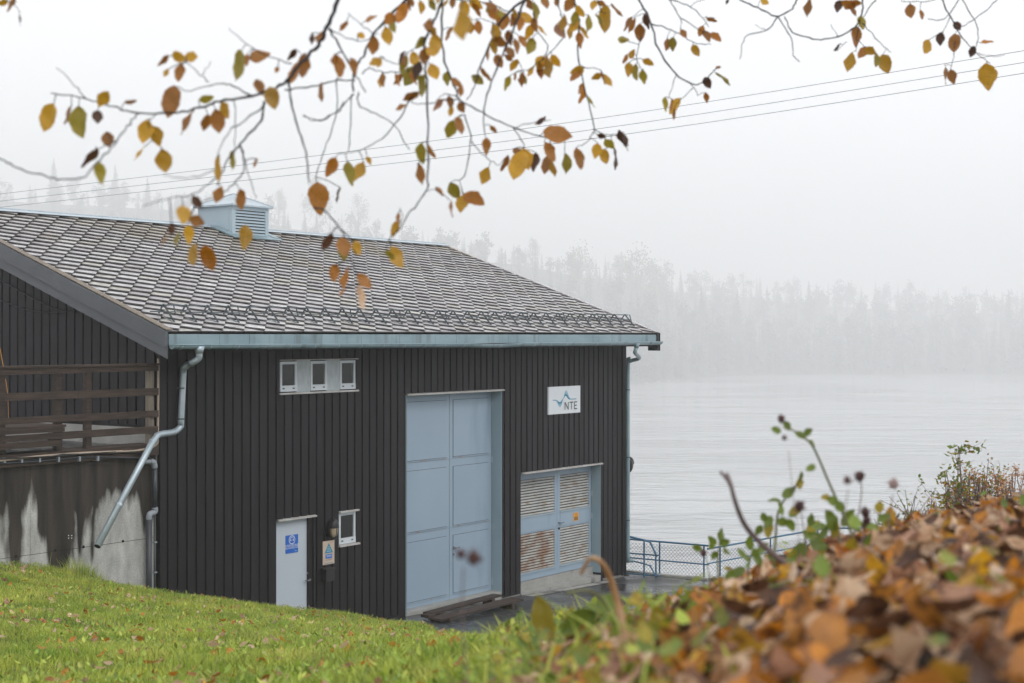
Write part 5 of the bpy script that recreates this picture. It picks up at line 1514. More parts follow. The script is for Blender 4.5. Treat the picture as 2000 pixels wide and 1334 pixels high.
LV = [(cropA, 228,545,135,110,.62,'ochre'),(cropA,380,565,150,80,.6,'olive'),(cropA,330,540,90,95,.3,'brown'),(cropA,455,550,70,85,.6,'dark'),(cropA,478,455,85,130,.6,'ochre'),(cropA,608,467,60,-15,.2,'brown'),
(cropA,505,652,78,80,.65,'brown'),(cropA,405,725,120,135,.14,'dark'),(cropA,460,803,100,88,.42,'olive'),(cropA,65,25,80,110,.5,'brown'),(cropA,95,85,60,88,.2,'dark'),(cropA,10,10,60,160,.4,'ochre'),
(cropA,680,610,110,100,.65,'ochre'),(cropA,735,635,100,70,.65,'ochre'),(cropA,655,715,80,120,.35,'ochre'),(cropA,757,745,108,85,.6,'ochre'),(cropA,800,472,150,100,.62,'brown'),(cropA,840,265,80,20,.5,'ochre'),(cropA,897,268,70,10,.65,'ochre'),(cropA,845,340,85,95,.6,'brown'),(cropA,775,338,45,120,.6,'ochre'),(cropA,760,280,70,135,.22,'brown'),(cropA,878,570,120,115,.35,'brown'),
(cropA,1118,300,140,95,.45,'olive'),(cropA,1205,262,100,-15,.6,'brown'),(cropA,1150,280,60,90,.5,'brown'),(cropA,1355,250,65,130,.3,'dark'),(cropA,1287,323,30,120,.6,'brown'),(cropA,957,455,70,-15,.5,'olive'),(cropA,950,565,80,115,.45,'brown'),(cropA,1005,560,110,85,.6,'brown'),(cropA,1055,515,90,60,.5,'ochre'),(cropA,1205,405,80,70,.5,'brown'),(cropA,1270,458,110,75,.7,'gold'),(cropA,1375,340,120,115,.5,'brown'),(cropA,1405,300,110,100,.4,'brown'),(cropA,1455,178,55,90,.5,'dark'),(cropA,1490,175,60,110,.5,'brown'),(cropA,1497,430,85,85,.35,'brown'),(cropA,1560,280,60,90,.55,'brown'),
(cropA,1027,785,125,85,.35,'ochre'),(cropA,1087,745,85,80,.4,'olive'),(cropA,1190,758,45,110,.4,'brown'),(cropA,1535,775,100,120,.5,'orange'),(cropA,917,938,70,50,.65,'dark'),(cropA,1020,905,80,110,.65,'brown'),(cropA,1110,925,95,95,.4,'brown'),(cropA,855,1005,95,85,.6,'gold'),(cropA,912,1028,75,20,.65,'brown'),(cropA,870,1090,90,90,.4,'ochre'),(cropA,835,1110,90,95,.35,'olive'),(cropA,795,1065,60,95,.5,'dark'),(cropA,770,1120,70,110,.22,'brown'),(cropA,915,1190,110,85,.5,'gold'),(cropA,975,1195,120,70,.6,'orange'),(cropA,1135,1103,115,95,.5,'gold'),(cropA,1478,920,150,85,.55,'brown'),(cropA,1515,1120,90,125,.35,'dark'),(cropA,1550,1270,80,95,.5,'brown'),
(cropB,440,100,70,-20,.5,'brown'),(cropB,292,130,65,135,.3,'brown'),(cropB,390,187,50,30,.8,'ochre'),(cropB,445,232,95,100,.55,'brown'),(cropB,520,185,95,80,.6,'ochre'),(cropB,605,72,110,110,.62,'orange'),(cropB,575,95,60,100,.4,'brown'),(cropB,697,42,75,95,.45,'ochre'),(cropB,757,25,60,60,.65,'olive'),(cropB,742,133,70,95,.62,'brown'),(cropB,772,232,105,90,.58,'ochre'),(cropB,765,375,90,70,.65,'ochre'),(cropB,655,395,120,130,.6,'olive'),(cropB,690,370,100,100,.5,'dark'),(cropB,715,460,110,80,.4,'olive'),(cropB,645,492,90,160,.4,'brown'),(cropB,597,562,65,155,.5,'brown'),(cropB,605,300,70,110,.35,'dark'),(cropB,265,345,120,85,.45,'brown'),(cropB,345,345,90,80,.4,'brown'),(cropB,183,485,90,85,.35,'brown'),
(cropB,925,140,180,80,.52,'ochre'),(cropB,855,180,80,105,.35,'brown'),(cropB,930,40,80,60,.6,'ochre'),(cropB,985,20,80,30,.65,'ochre'),(cropB,860,12,60,100,.5,'brown'),(cropB,1060,40,80,30,.5,'brown'),(cropB,1130,110,90,100,.6,'brown'),(cropB,1210,120,85,95,.5,'orange'),(cropB,1250,95,80,40,.6,'ochre'),(cropB,1290,60,100,90,.4,'olive'),(cropB,1300,130,80,70,.5,'brown'),(cropB,1255,165,90,115,.4,'ochre'),(cropB,1340,15,80,80,.5,'brown'),(cropB,1410,10,60,90,.5,'brown'),(cropB,1120,215,90,20,.5,'brown'),(cropB,1165,195,80,70,.5,'brown'),(cropB,1195,240,80,85,.4,'brown'),(cropB,1225,215,70,60,.5,'brown'),(cropB,1265,240,90,110,.55,'olive'),(cropB,1160,275,75,60,.55,'brown'),(cropB,1107,322,80,60,.6,'brown'),(cropB,1182,335,70,130,.45,'ochre'),(cropB,1052,280,70,95,.25,'brown'),(cropB,1145,430,80,115,.35,'olive'),(cropB,1240,412,70,55,.45,'olive'),(cropB,1193,400,50,90,.3,'brown'),
(cropB,1318,330,85,120,.62,'ochre'),(cropB,1405,312,75,50,.5,'ochre'),(cropB,1370,360,110,75,.4,'ochre'),(cropB,1422,165,85,60,.6,'rose'),(cropB,1445,120,85,100,.5,'ochre'),(cropB,1500,140,80,130,.55,'ochre'),(cropB,1565,120,90,95,.4,'olive'),(cropB,1625,105,70,60,.35,'olive'),(cropB,1672,95,140,90,.4,'ochre'),(cropB,1710,60,90,55,.2,'brown'),(cropB,1600,30,60,100,.6,'ochre'),(cropB,1470,20,80,120,.6,'brown'),(cropB,1640,14,50,20,.5,'brown'),(cropB,1525,372,60,100,.62,'brown'),(cropB,1525,462,70,120,.35,'brown'),(cropB,1645,405,75,75,.22,'brown'),(cropB,1790,125,85,115,.3,'brown'),
(cropB,993,415,75,35,.65,'olive'),(cropB,900,470,65,100,.4,'brown'),(cropB,1045,380,90,45,.22,'brown'),(cropB,785,545,80,135,.35,'rose'),(cropB,912,560,60,60,.62,'brown'),(cropB,858,582,50,100,.6,'ochre'),(cropB,850,670,95,110,.6,'olive'),(cropB,893,660,100,80,.45,'brown'),(cropB,1080,668,50,40,.4,'brown'),(cropB,1038,760,90,90,.5,'brown'),(cropB,1038,915,95,110,.55,'ochre'),(cropB,1132,845,90,120,.3,'brown'),(cropB,683,905,110,85,.4,'brown'),(cropB,710,795,110,85,.5,'olive'),(cropB,757,790,80,60,.3,'brown'),
(cropB,1320,625,70,145,.3,'dark'),(cropB,1408,712,150,15,.58,'brown'),(cropB,1365,790,110,65,.5,'brown'),(cropB,1215,870,165,105,.55,'ochre'),(cropB,1250,830,120,70,.6,'ochre'),(cropB,1210,800,80,40,.5,'brown'),(cropB,1300,845,100,95,.5,'dark'),(cropB,1355,860,100,100,.5,'brown'),(cropB,1380,880,90,80,.4,'ochre'),(cropB,1450,850,105,88,.45,'olive'),(cropB,1515,825,115,80,.48,'brown'),(cropB,1618,785,80,100,.6,'ochre'),(cropB,1660,815,80,75,.6,'ochre'),(cropB,1685,745,70,40,.5,'olive'),(cropB,1640,705,50,10,.4,'dark'),(cropB,1750,720,95,60,.3,'dark'),(cropB,1705,830,110,92,.12,'dark'),
(cropB,795,998,60,55,.4,'brown'),(cropB,875,990,95,60,.62,'olive'),(cropB,915,1065,95,95,.62,'ochre'),(cropB,975,1045,130,30,.6,'orange'),(cropB,850,1085,90,90,.14,'rose'),(cropB,560,1190,90,115,.4,'ochre'),(cropB,590,1140,70,80,.3,'brown'),(cropB,320,905,130,85,.35,'olive'),(cropB,380,900,120,115,.5,'ochre'),(cropB,430,835,50,60,.5,'ochre'),(cropB,275,1015,80,100,.2,'dark'),(cropB,295,1290,110,80,.6,'brown'),(cropB,365,1290,80,90,.5,'ochre')]
c7 = lambda x, y: (360 + x / 3.704, 340 + y / 3.704)
LV += [(c7,1155,540,170,80,.5,'olive'),(c7,1025,485,110,125,.3,'dark'),(c7,1245,535,110,70,.5,'ochre'),(c7,1090,705,120,110,.62,'brown'),(c7,1185,760,180,95,.33,'orange'),(c7,1150,860,80,115,.3,'orange'),(c7,1295,780,140,50,.58,'brown'),(c7,1265,890,180,85,.26,'tan'),(c7,1525,600,170,65,.55,'gold'),(c7,1490,580,90,40,.5,'olive')]
LV += [(cropC,78,118,75,120,.32,'brown'),(cropC,130,155,85,85,.6,'brown'),(cropC,42,197,55,5,.62,'olive'),(cropC,88,265,50,-60,.6,'ochre'),(cropC,50,285,50,120,.4,'brown'),(cropC,165,298,60,20,.35,'ochre'),(cropC,67,338,70,95,.6,'ochre'),(cropC,110,350,80,85,.35,'olive'),(cropC,148,372,70,80,.45,'olive'),(cropC,165,100,80,70,.3,'dark'),(cropC,248,218,65,105,.45,'brown'),(cropC,290,213,68,88,.5,'olive'),(cropC,335,165,50,60,.65,'brown'),(cropC,425,150,55,110,.6,'orange'),(cropC,450,178,65,70,.6,'brown'),(cropC,490,185,70,40,.62,'orange'),(cropC,398,248,65,60,.6,'ochre'),(cropC,475,88,55,10,.3,'brown'),(cropC,243,510,75,95,.42,'olive'),(cropC,272,510,60,100,.3,'brown'),(cropC,300,520,90,120,.5,'ochre'),(cropC,285,560,50,100,.4,'brown'),(cropC,455,402,60,60,.62,'dark'),(cropC,525,390,90,45,.25,'olive'),(cropC,452,475,50,80,.5,'orange'),(cropC,507,332,28,0,.5,'brown'),(cropC,35,668,60,60,.35,'dark'),(cropC,45,705,70,65,.18,'dark'),
(cropC,553,10,28,110,.5,'dark'),(cropC,732,10,45,30,.65,'ochre'),(cropC,955,35,90,95,.28,'brown'),(cropC,1095,30,60,100,.62,'dark'),(cropC,1145,15,80,20,.5,'brown'),(cropC,1150,50,80,70,.4,'brown'),(cropC,1180,15,50,10,.5,'brown'),(cropC,1202,115,75,90,.6,'olive'),(cropC,1180,175,100,90,.55,'brown'),(cropC,1155,302,95,100,.48,'ochre'),(cropC,1220,260,75,130,.55,'brown'),(cropC,1250,245,60,30,.6,'ochre'),(cropC,1275,295,70,100,.55,'olive'),(cropC,1322,315,100,75,.6,'ochre'),(cropC,1083,230,50,135,.22,'dark'),(cropC,1447,58,75,85,.55,'brown'),(cropC,1495,72,50,85,.55,'brown'),(cropC,1517,232,85,115,.6,'ochre'),(cropC,1593,190,65,90,.6,'dark'),(cropC,1658,215,100,95,.5,'brown'),(cropC,1673,130,50,60,.65,'dark'),(cropC,1745,250,55,110,.62,'dark'),(cropC,1820,210,65,-5,.28,'orange'),(cropC,1605,365,100,97,.12,'brown'),(cropC,1653,375,75,75,.45,'brown'),(cropC,1828,370,130,80,.46,'ochre')]
for q in range(62):   # more leaves in the thick of the crown's edge
    k_ = random.randrange(len(anchors)); ax, ay, ad = anchors[k_]
    for _ in range(200):
        if 740 < ax < 1180 and ay < 190 and ay > -20: break
        ax, ay, ad = anchors[random.randrange(len(anchors))]
    an_ = random.gauss(90, 35); sz_ = random.uniform(55, 88)
    LV.append((cropB, (ax - 560) * 2.669 + math.cos(math.radians(an_)) * sz_ * .6, ay * 2.669 + math.sin(math.radians(an_)) * sz_ * .6, sz_, an_, random.uniform(.3, .62), random.choice(['ochre', 'brown', 'ochre', 'olive', 'orange'])))
for fn, x, y, L_, ang, wf, tone in LV:
    k_ = {cropA: 2.382, cropB: 2.669, cropC: 2.5, c7: 3.704}[fn]
    px, py = fn(x, y); Lp = L_ / k_; ar = math.radians(ang); bx, by = px - math.cos(ar) * Lp / 2, py - math.sin(ar) * Lp / 2
    dd = (anchors[:, 0] - bx) ** 2 + (anchors[:, 1] - by) ** 2; i = int(dd.argmin()); d = anchors[i, 2] + random.uniform(-.04, .04)
    if L_ == 180 and x == 925: d = 2.6
    dirv = (R * math.cos(ar) - UP * math.sin(ar) + F * random.uniform(-.35, .35)).normalized()
    nrm = (-F + UP * random.uniform(-.15, .15)); nrm = (nrm - dirv * nrm.dot(dirv)).normalized()
    ph = math.acos(min(1, wf / .66)) * random.choice((-1, 1)); side = dirv.cross(nrm)
    n2 = (nrm * math.cos(ph) + side * math.sin(ph)).normalized(); xx = dirv.cross(n2).normalized()
    size = Lp * d / FPX / max(.8, math.sqrt(1 - 0.06))
    base = P(bx, by, d)
    o = bpy.data.objects.new('leaf', random.choice(LM[tone])); COL.objects.link(o)
    mt = Matrix((xx, dirv, n2)).transposed()
    o.rotation_euler = mt.to_euler(); o.scale = (size * random.uniform(1.05, 1.25), size * 1.02, size * 1.1); o.location = base; attach(o, tree)
    # stalk
    if dd[i] < 55 ** 2:
        ab = P(anchors[i, 0], anchors[i, 1], anchors[i, 2]); mid = ab.lerp(base, .5) + UP * .003
        MB().tube([ab, mid, base + dirv * size * .04], .0011, 4).build('leaf_stalk', M['bark'], tree)
# limbs above the picture and the trunk beside it
lw = [world(3.4, 4.6, tree.location.z - .3), world(3.35, 4.6, 5.6), world(3.1, 4.5, 6.5), world(2.2, 4.3, 7.05), world(1.0, 4.0, 7.15), world(0, 3.7, 7.05), world(-1.0, 3.5, 6.9), world(-2.2, 3.4, 6.6)]
sm = smooth_line(lw, 5); MB().tube(sm, list(np.interp(np.linspace(0, 1, len(sm)), [0, .25, .4, 1], [.17, .12, .075, .016])), 10).build('trunk', M['bark'], tree, smooth=True)
sma = np.array([tuple(v) for v in sm])
for q, r_ in heads:
    i = int(((sma - np.array(q)) ** 2).sum(1).argmin()); i = min(len(sm) - 1, i + 1)
    tgt = sm[i]; MB().tube(smooth_line([q, q.lerp(tgt, .5) + UP * .06, tgt], 4), [r_ + (.008 - r_ * .3) * (j / 8) for j in range(9)], 6).build('branch', M['bark'], tree, smooth=True)
tt_ = MB(); tt_.tube(smooth_line([sm[8], world(3.6, 4.9, 8.2), world(3.9, 5.2, 10)], 4), [.11 - .09 * j / 8 for j in range(9)], 8); tt_.build('branch', M['bark'], tree, smooth=True)

# ------------------------------------------------------------------ fallen leaves
litter_tones = ['tan'] * 14 + ['rose'] * 8 + ['brown'] * 7 + ['orange'] * 4 + ['gold'] * 3 + ['dark'] * 7 + ['ochre'] * 1 + ['olive'] * 1
tone_list = list(LEAFC)
LV_arr = [leaf_arr(s % 3, 5, s + 50, curl=random.uniform(.2, 1.1), fold=random.uniform(-.3, .8), wid=random.uniform(.27, .36)) for s in range(12)]
LMB = {}
def litter_mesh(tone, i):
    if (tone, i) not in LMB:
        v, f = LV_arr[i]; me = bpy.data.meshes.new('fallen_leaf'); me.from_pydata(v.tolist(), [], f); me.materials.append(M['leaf_' + tone]); me.polygons.foreach_set('use_smooth', [True] * len(f)); me.update(); LMB[(tone, i)] = me
    return LMB[(tone, i)]
def slope_n(x, y, e=.1):
    n = Vector((-(hz(x + e, y) - hz(x - e, y)) / (2 * e), -(hz(x, y + e) - hz(x, y - e)) / (2 * e), 1)); return n.normalized()
def scatter(cands, nind, parent, stuffname, lift, size, tones, tiltmax=.55):
    """nearest nind become their own objects, the others one mesh"""
    cands.sort(key=lambda c: dep(c[0], c[1]))
    SV, SF, SM = [], [], []; base = 0
    vis = [c for c in cands if dep(c[0], c[1]) > .9 and abs(lat(c[0], c[1])) < dep(c[0], c[1]) * .36 + .02]
    chosen = set(id(c) for c in vis[:nind])
    for c in cands:
        x, y = c; z = hz(x, y) + random.uniform(*lift)
        n = (slope_n(x, y) + Vector((random.gauss(0, tiltmax), random.gauss(0, tiltmax), 0))).normalized()
        a = random.uniform(0, 6.283); t = Vector((math.cos(a), math.sin(a), 0)); t = (t - n * t.dot(n)).normalized(); b = t.cross(n) * -1
        b = n.cross(t)
        mt = Matrix((t, b, n)).transposed(); s = random.uniform(*size) * (1.1 if (x - CAM.x) * F.x + (y - CAM.y) * F.y < 2.2 and parent is bank else 1.0); tone = random.choice(tones); vi = random.randrange(12)
        if random.random() < .3: mt = mt @ Matrix.Rotation(math.pi, 3, 'Y')
        if id(c) in chosen:
            o = bpy.data.objects.new('fallen_leaf', litter_mesh(tone, vi)); COL.objects.link(o)
            o.rotation_euler = mt.to_euler(); o.scale = (s, s, s); o.location = Vector((x, y, z)) - (mt @ Vector((0, .5 * s, 0))); attach(o, parent)
        else:
            v, f = LV_arr[vi]; m3 = np.array(mt) * s
            vv = (v - np.array([0, .5, 0])) @ m3.T + np.array([x, y, z]); SV.append(vv)
            SF.append(np.array(f) + base); SM += [tone_list.index(tone)] * len(f); base += len(v)
    if SV:
        me = mesh_np(stuffname, np.concatenate(SV), np.concatenate(SF).ravel(), np.full(sum(len(f) for f in SF), 4), [M['leaf_' + k] for k in tone_list], SM, smooth=True)
        obj(stuffname, me, None, kind='stuff')
cands = []
while len(cands) < 9500:
    d = random.uniform(.5, 7.4); l = random.uniform(-.3, .42 * d + .9)
    dens = 1.0 if d < 4.8 else .5
    if l < bank_edge(d) - .02 + random.gauss(0, .05) or random.random() > dens: continue
    if random.random() > (1.0 if d < 2.2 else .8): continue
    q = world(l, d); cands.append((q.x, q.y))
scatter(cands, 290, bank, 'leaf_litter', (.0, .06), (.032, .066), litter_tones, .6)
cands = []
while len(cands) < 800:
    d = 4 + 20 * random.random() ** .8; l = random.uniform(-.38 * d, .02 * d)
    if l > bank_edge(d) + .3 or random.random() > 1.0: continue
    q = world(l, d)
    if q.y > -.9 or hz(q.x, q.y) < yard_z(q.x) + .02: continue
    cands.append((q.x, q.y))
scatter(cands, 280, lawn, 'scattered_leaves', (.04, .08), (.045, .085), ['tan', 'tan', 'tan', 'rose', 'orange', 'gold', 'brown', 'orange'], .5)
cands = []
for i in range(60):
    q = onY(random.uniform(850, 1200), 700, 0); x = q.x; y = -random.uniform(.2, 3.2); cands.append((x, y))
_h = hz
for (x, y) in cands:
    s = random.uniform(.03, .07); v, f = LV_arr[random.randrange(12)]
    a = random.uniform(0, 6.28); me_ = litter_mesh(random.choice(['tan', 'rose', 'rose', 'brown']), random.randrange(12))
    o = bpy.data.objects.new('fallen_leaf', me_); COL.objects.link(o); o.scale = (s, s, s * .5); o.rotation_euler = (0, 0, a); o.location = (x, y, yard_z(x) + .006); attach(o, yard)

# ------------------------------------------------------------------ grass
def blades(n, region, hr, wr, name, mt, lean=.5, seed=1, kind='grass'):
    g = np.random.default_rng(seed)
    xs, ys = region(g, n); zs = hgt(xs, ys); k = len(xs)
    ok = zs > np.array([-.035]) * (xs - 5.5) + .0
    xs, ys, zs = xs[ok], ys[ok], zs[ok]; k = len(xs)
    patch = .6 + .75 * (np.sin(xs * 2.1 + ys * .7) * np.sin(ys * 1.7 - xs) * .5 + .5)
    H_ = g.uniform(hr[0], hr[1], k) * patch; W_ = g.uniform(wr[0], wr[1], k); a = g.uniform(0, 2 * np.pi, k); la = g.uniform(0, 2 * np.pi, k); lm = g.uniform(.1, 1, k) ** 1.3 * lean * H_ * 1.4
    cx, sy = np.cos(a) * W_ / 2, np.sin(a) * W_ / 2; lx, ly = np.cos(la) * lm, np.sin(la) * lm
    b = np.stack([xs, ys, zs - .01], -1)
    def pt(f, s, w_): return b + np.stack([lx * f ** 2 + s * cx * w_, ly * f ** 2 + s * sy * w_, H_ * (f - .25 * f * f * lean)], -1)
    V = np.stack([pt(0, -1, .8), pt(0, 1, .8), pt(.55, 1, 1), pt(.55, -1, 1), pt(1, 0, 0)], 1).reshape(-1, 3)
    i0 = np.arange(k) * 5
    fl = np.stack([i0, i0 + 1, i0 + 2, i0 + 3, i0 + 3, i0 + 2, i0 + 4], -1).ravel(); cn = np.tile([4, 3], k)
    me = mesh_np(name, V, fl, cn, [mt])
    return obj(name, me, None, kind='stuff')
def reg_lawn(g, n):
    d = 2.5 + 22 * g.random(n) ** .85; l = g.uniform(-1, 1, n) * (.40 * d + .6)
    x = CAM.x + R.x * l + F.x * d; y = CAM.y + R.y * l + F.y * d
    ok = (l < bank_edge(d) + .03) & (y < np.where(x < 0, -.02, -.5)) & (l > -.42 * d - .6)
    return x[ok], y[ok]
blades(560000, reg_lawn, (.04, .11), (.0035, .0065), 'lawn_grass', M['grass'])
def reg_edge(g, n):
    x = g.uniform(-9, 5, n); y = g.normal(-1.75, .35, n); return x[y < -.3], y[y < -.3]
blades(26000, reg_edge, (.07, .13), (.004, .007), 'tall_grass_edge', M['grass'], .6, 3)
def reg_tuft(g, n):
    x = np.concatenate([g.normal(onY(p, 1140, -.3).x, s, n // 3) for p, s in ((155, .18), (300, .1), (430, .15))]); return x, g.normal(-.55, .12, len(x))
blades(1500, reg_tuft, (.12, .28), (.004, .007), 'wall_foot_grass', M['grass'], .5, 4)
# broad clover and dandelion leaves in the lawn
g = np.random.default_rng(9); xs, ys = reg_lawn(g, 24000); zs = hgt(xs, ys) + g.uniform(.02, .07, len(xs)); ok = hgt(xs, ys) > yard_z(xs); xs, ys, zs = xs[ok], ys[ok], zs[ok]
v5, f5 = leaf_arr(0, 3, 3, .5, .2, .22); k = len(xs); sc = g.uniform(.02, .055, k); an = g.uniform(0, 6.28, k); tl = g.uniform(.2, 1.0, k)
ca, sa, ct, st_ = np.cos(an), np.sin(an), np.cos(tl), np.sin(tl)
v = v5[None] * sc[:, None, None]; y2 = v[..., 1] * ct[:, None] - v[..., 2] * st_[:, None]; z2 = v[..., 1] * st_[:, None] + v[..., 2] * ct[:, None]
V = np.stack([v[..., 0] * ca[:, None] - y2 * sa[:, None] + xs[:, None], v[..., 0] * sa[:, None] + y2 * ca[:, None] + ys[:, None], z2 + zs[:, None]], -1).reshape(-1, 3)
fl = (np.array(f5)[None] + (np.arange(k) * len(v5))[:, None, None]).reshape(-1)
obj('clover_leaves', mesh_np('clover_leaves', V, fl, np.full(k * len(f5), 4), [M['grass_dark'], M['grass'], M['leaf_gold']], np.repeat(np.where(g.random(k) < .05, 2, g.integers(0, 2, k)), len(f5))), None, kind='stuff')
# blades and weeds between the litter
def reg_bank(g, n):
    d = g.uniform(1.6, 6.5, n); l = bank_edge(d) + np.abs(g.normal(0, .22, n)) - .08
    return CAM.x + R.x * l + F.x * d, CAM.y + R.y * l + F.y * d
blades(2600, reg_bank, (.05, .14), (.004, .009), 'bank_grass', M['grass'], .8, 6)
def weed_leaves(n, region, sz, name, seed, mts, zl=(.02, .10)):
    g = np.random.default_rng(seed); xs, ys = region(g, n); k = len(xs); zs = hgt(xs, ys) + g.uniform(*zl, k)
    sc = g.uniform(*sz, k); an = g.uniform(0, 6.28, k); tl = g.uniform(0, 1.1, k); v6, f6 = leaf_arr(0, 5, 8, .4, .3, .34)
    ca, sa, ct, st_ = np.cos(an), np.sin(an), np.cos(tl), np.sin(tl)
    v = v6[None] * sc[:, None, None]; y2 = v[..., 1] * ct[:, None] - v[..., 2] * st_[:, None]; z2 = v[..., 1] * st_[:, None] + v[..., 2] * ct[:, None]
    V = np.stack([v[..., 0] * ca[:, None] - y2 * sa[:, None] + xs[:, None], v[..., 0] * sa[:, None] + y2 * ca[:, None] + ys[:, None], z2 + zs[:, None]], -1).reshape(-1, 3)
    fl = (np.array(f6)[None] + (np.arange(k) * len(v6))[:, None, None]).reshape(-1)
    obj(name, mesh_np(name, V, fl, np.full(k * len(f6), 4), mts, np.repeat(g.integers(0, len(mts), k), len(f6)), smooth=True), None, kind='stuff')
weed_leaves(1100, reg_bank, (.014, .038), 'bank_weeds', 11, [M['leaf_green'], M['grass'], M['leaf_green'], M['leaf_olive']])
def reg_bank2(g, n):
    d = g.uniform(1.2, 4.6, n); l = g.uniform(0, 1, n) * (.35 * d) + .05; return CAM.x + R.x * l + F.x * d, CAM.y + R.y * l + F.y * d
weed_leaves(60, reg_bank2, (.018, .04), 'ivy_leaves', 12, [M['leaf_green'], M['grass_dark']])

# ------------------------------------------------------------------ plants standing on the bank
def leaf_at(pos, dirv, size, tone, parent, name='leaf', wf=.6):
    dirv = Vector(dirv).normalized(); nrm = (-F + UP * .5); nrm = (nrm - dirv * nrm.dot(dirv)).normalized()
    ph = random.uniform(-.9, .9); side = dirv.cross(nrm); n2 = nrm * math.cos(ph) + side * math.sin(ph); xx = dirv.cross(n2).normalized()
    o = bpy.data.objects.new(name, random.choice(LM[tone])); COL.objects.link(o); o.rotation_euler = Matrix((xx, dirv, n2)).transposed().to_euler(); o.scale = (size * 1.15, size, size); o.location = pos; attach(o, parent); return o
def plant(label, d, stem, leaves=(), heads_=(), r=(.0035, .0015), mt='stem_green', cat='plant', name='wild_plant', seedmt='seed', group=None, side=()):
    w3 = [P(x, y, d + .03 * math.sin(i)) for i, (x, y) in enumerate(stem)]
    b = w3[0]; gz_ = hz(b.x, b.y); foot = Vector((b.x, b.y, gz_ - .02))
    if b.z - gz_ > .01: w3 = [foot] + w3
    root = empty(name, Vector((b.x, b.y, gz_)), label, cat, group)
    sm = smooth_line(w3, 4); MB().tube(sm, list(np.linspace(r[0], r[1], len(sm))), 6).build('stem', M[mt], root, smooth=True)
    for s in side:
        s3 = smooth_line([P(x, y, d + .02 * i) for i, (x, y) in enumerate(s)], 3); MB().tube(s3, list(np.linspace(r[0] * .6, r[1], len(s3))), 5).build('stem', M[mt], root, smooth=True)
    for (x, y, L_, ang, tone) in leaves:
        a = math.radians(ang); dv = R * math.cos(a) - UP * math.sin(a) + F * random.uniform(-.4, .4); s = L_ * d / FPX
        leaf_at(P(x - math.cos(a) * L_ / 2, y - math.sin(a) * L_ / 2, d), dv, s, tone, root)
    for (x, y, rr) in heads_:
        c = P(x, y, d); s = rr * d / FPX; m = MB(); m.ball(c, s * .75, 8, 6, (1, 1, 1.15))
        rnd = random.Random(int(x))
        for q in range(26):
            v = Vector((rnd.gauss(0, 1), rnd.gauss(0, 1), rnd.gauss(0, 1))).normalized(); m.tube([c, c + v * s * 1.25], [s * .14, s * .04], 3)
        m.build('seed_head', M[seedmt], root)
    return root
D0 = 2.9
plant('tall leafy green plant with a dark flower bud at its top against the river', 3.1, [(1668, 1060), (1640, 990), (1618, 940), (1592, 880), (1575, 858), (1545, 838), (1528, 825)],
      [(1563, 850, 26, 200, 'green'), (1578, 843, 22, -30, 'green'), (1585, 866, 18, 60, 'green'), (1515, 840, 22, 200, 'green'), (1537, 832, 22, 60, 'green'), (1582, 915, 24, 150, 'green'), (1625, 978, 28, 200, 'green'), (1640, 990, 28, 60, 'green'), (1612, 972, 20, 180, 'olive')], [(1526, 818, 9)])
plant('bushy green plant with many oval leaves before the blue railing', 3.3, [(1512, 1100), (1515, 1050), (1520, 1000), (1540, 965), (1562, 940), (1565, 920)],
      [(1542, 962, 34, -35, 'green'), (1512, 980, 30, 180, 'green'), (1522, 995, 30, 80, 'green'), (1500, 1020, 28, 120, 'green'), (1490, 1008, 22, 250, 'green'), (1503, 1035, 34, 100, 'olive'), (1530, 1020, 28, 20, 'green'), (1545, 1025, 28, 60, 'green'), (1553, 1002, 30, -30, 'green'), (1562, 945, 26, 90, 'olive'), (1564, 930, 18, -80, 'green'), (1482, 1035, 24, 120, 'green')])
plant('low green plant with broad round leaves on the crest of the bank', 3.2, [(1640, 1085), (1638, 1040), (1635, 1010)],
      [(1620, 1015, 50, -120, 'green'), (1655, 1010, 44, -50, 'green'), (1600, 1030, 34, 170, 'green'), (1610, 1045, 40, 120, 'green'), (1670, 1035, 34, 20, 'green'), (1632, 1035, 36, 90, 'olive'), (1590, 1045, 26, 200, 'green')])
plant('dark purple-brown round seed head on a thin stem above the bank', 3.0, [(1660, 1080), (1675, 1010), (1683, 960), (1680, 935)], [], [(1679, 930, 12)], (.0016, .001), 'stem_dry')
plant('pale fluffy seed head beside the dark one over the river', 3.0, [(1730, 1060), (1738, 1010), (1744, 965)], [], [(1745, 945, 12)], (.0016, .001), 'stem_dry', seedmt='seed_pale')
plant('drooping dark seed head below the tall pair near the bank crest', 3.1, [(1680, 1075), (1688, 1040), (1690, 1015)], [], [(1690, 1000, 11), (1693, 1015, 10), (1686, 1025, 8)], (.002, .001), 'stem_dry')
plant('faint brown seed head leaning left of the dark round one', 2.3, [(1640, 1080), (1650, 1000), (1657, 955)], [], [(1655, 938, 9)], (.001, .0008), 'stem_dry')
plant('dark seed head rising from the bushy green plant', 3.0, [(1575, 1090), (1570, 1040), (1565, 1000)], [(1552, 998, 26, 160, 'olive')], [(1562, 988, 12)], (.0016, .001), 'stem_dry')
plant('small purple seed head on a hair-thin stem below the tall bud', 2.7, [(1560, 1050), (1548, 960), (1540, 880)], [], [(1532, 855, 6)], (.0007, .0006), 'stem_dry')
plant('thick dry curved stalk bending toward the railing', 2.6, [(1600, 1150), (1520, 1090), (1475, 1050), (1452, 1020), (1436, 980), (1427, 945), (1420, 925)], [], [(1426, 948, 5)], (.006, .003), 'stem_dry', side=([(1427, 945), (1415, 930), (1408, 922)],))
plant('short plant with a dark seed head in front of the railing gate', 3.4, [(1388, 1160), (1385, 1120), (1378, 1085)], [(1362, 1070, 22, 200, 'green'), (1390, 1064, 20, -60, 'green')], [(1374, 1080, 8)], (.0016, .001))
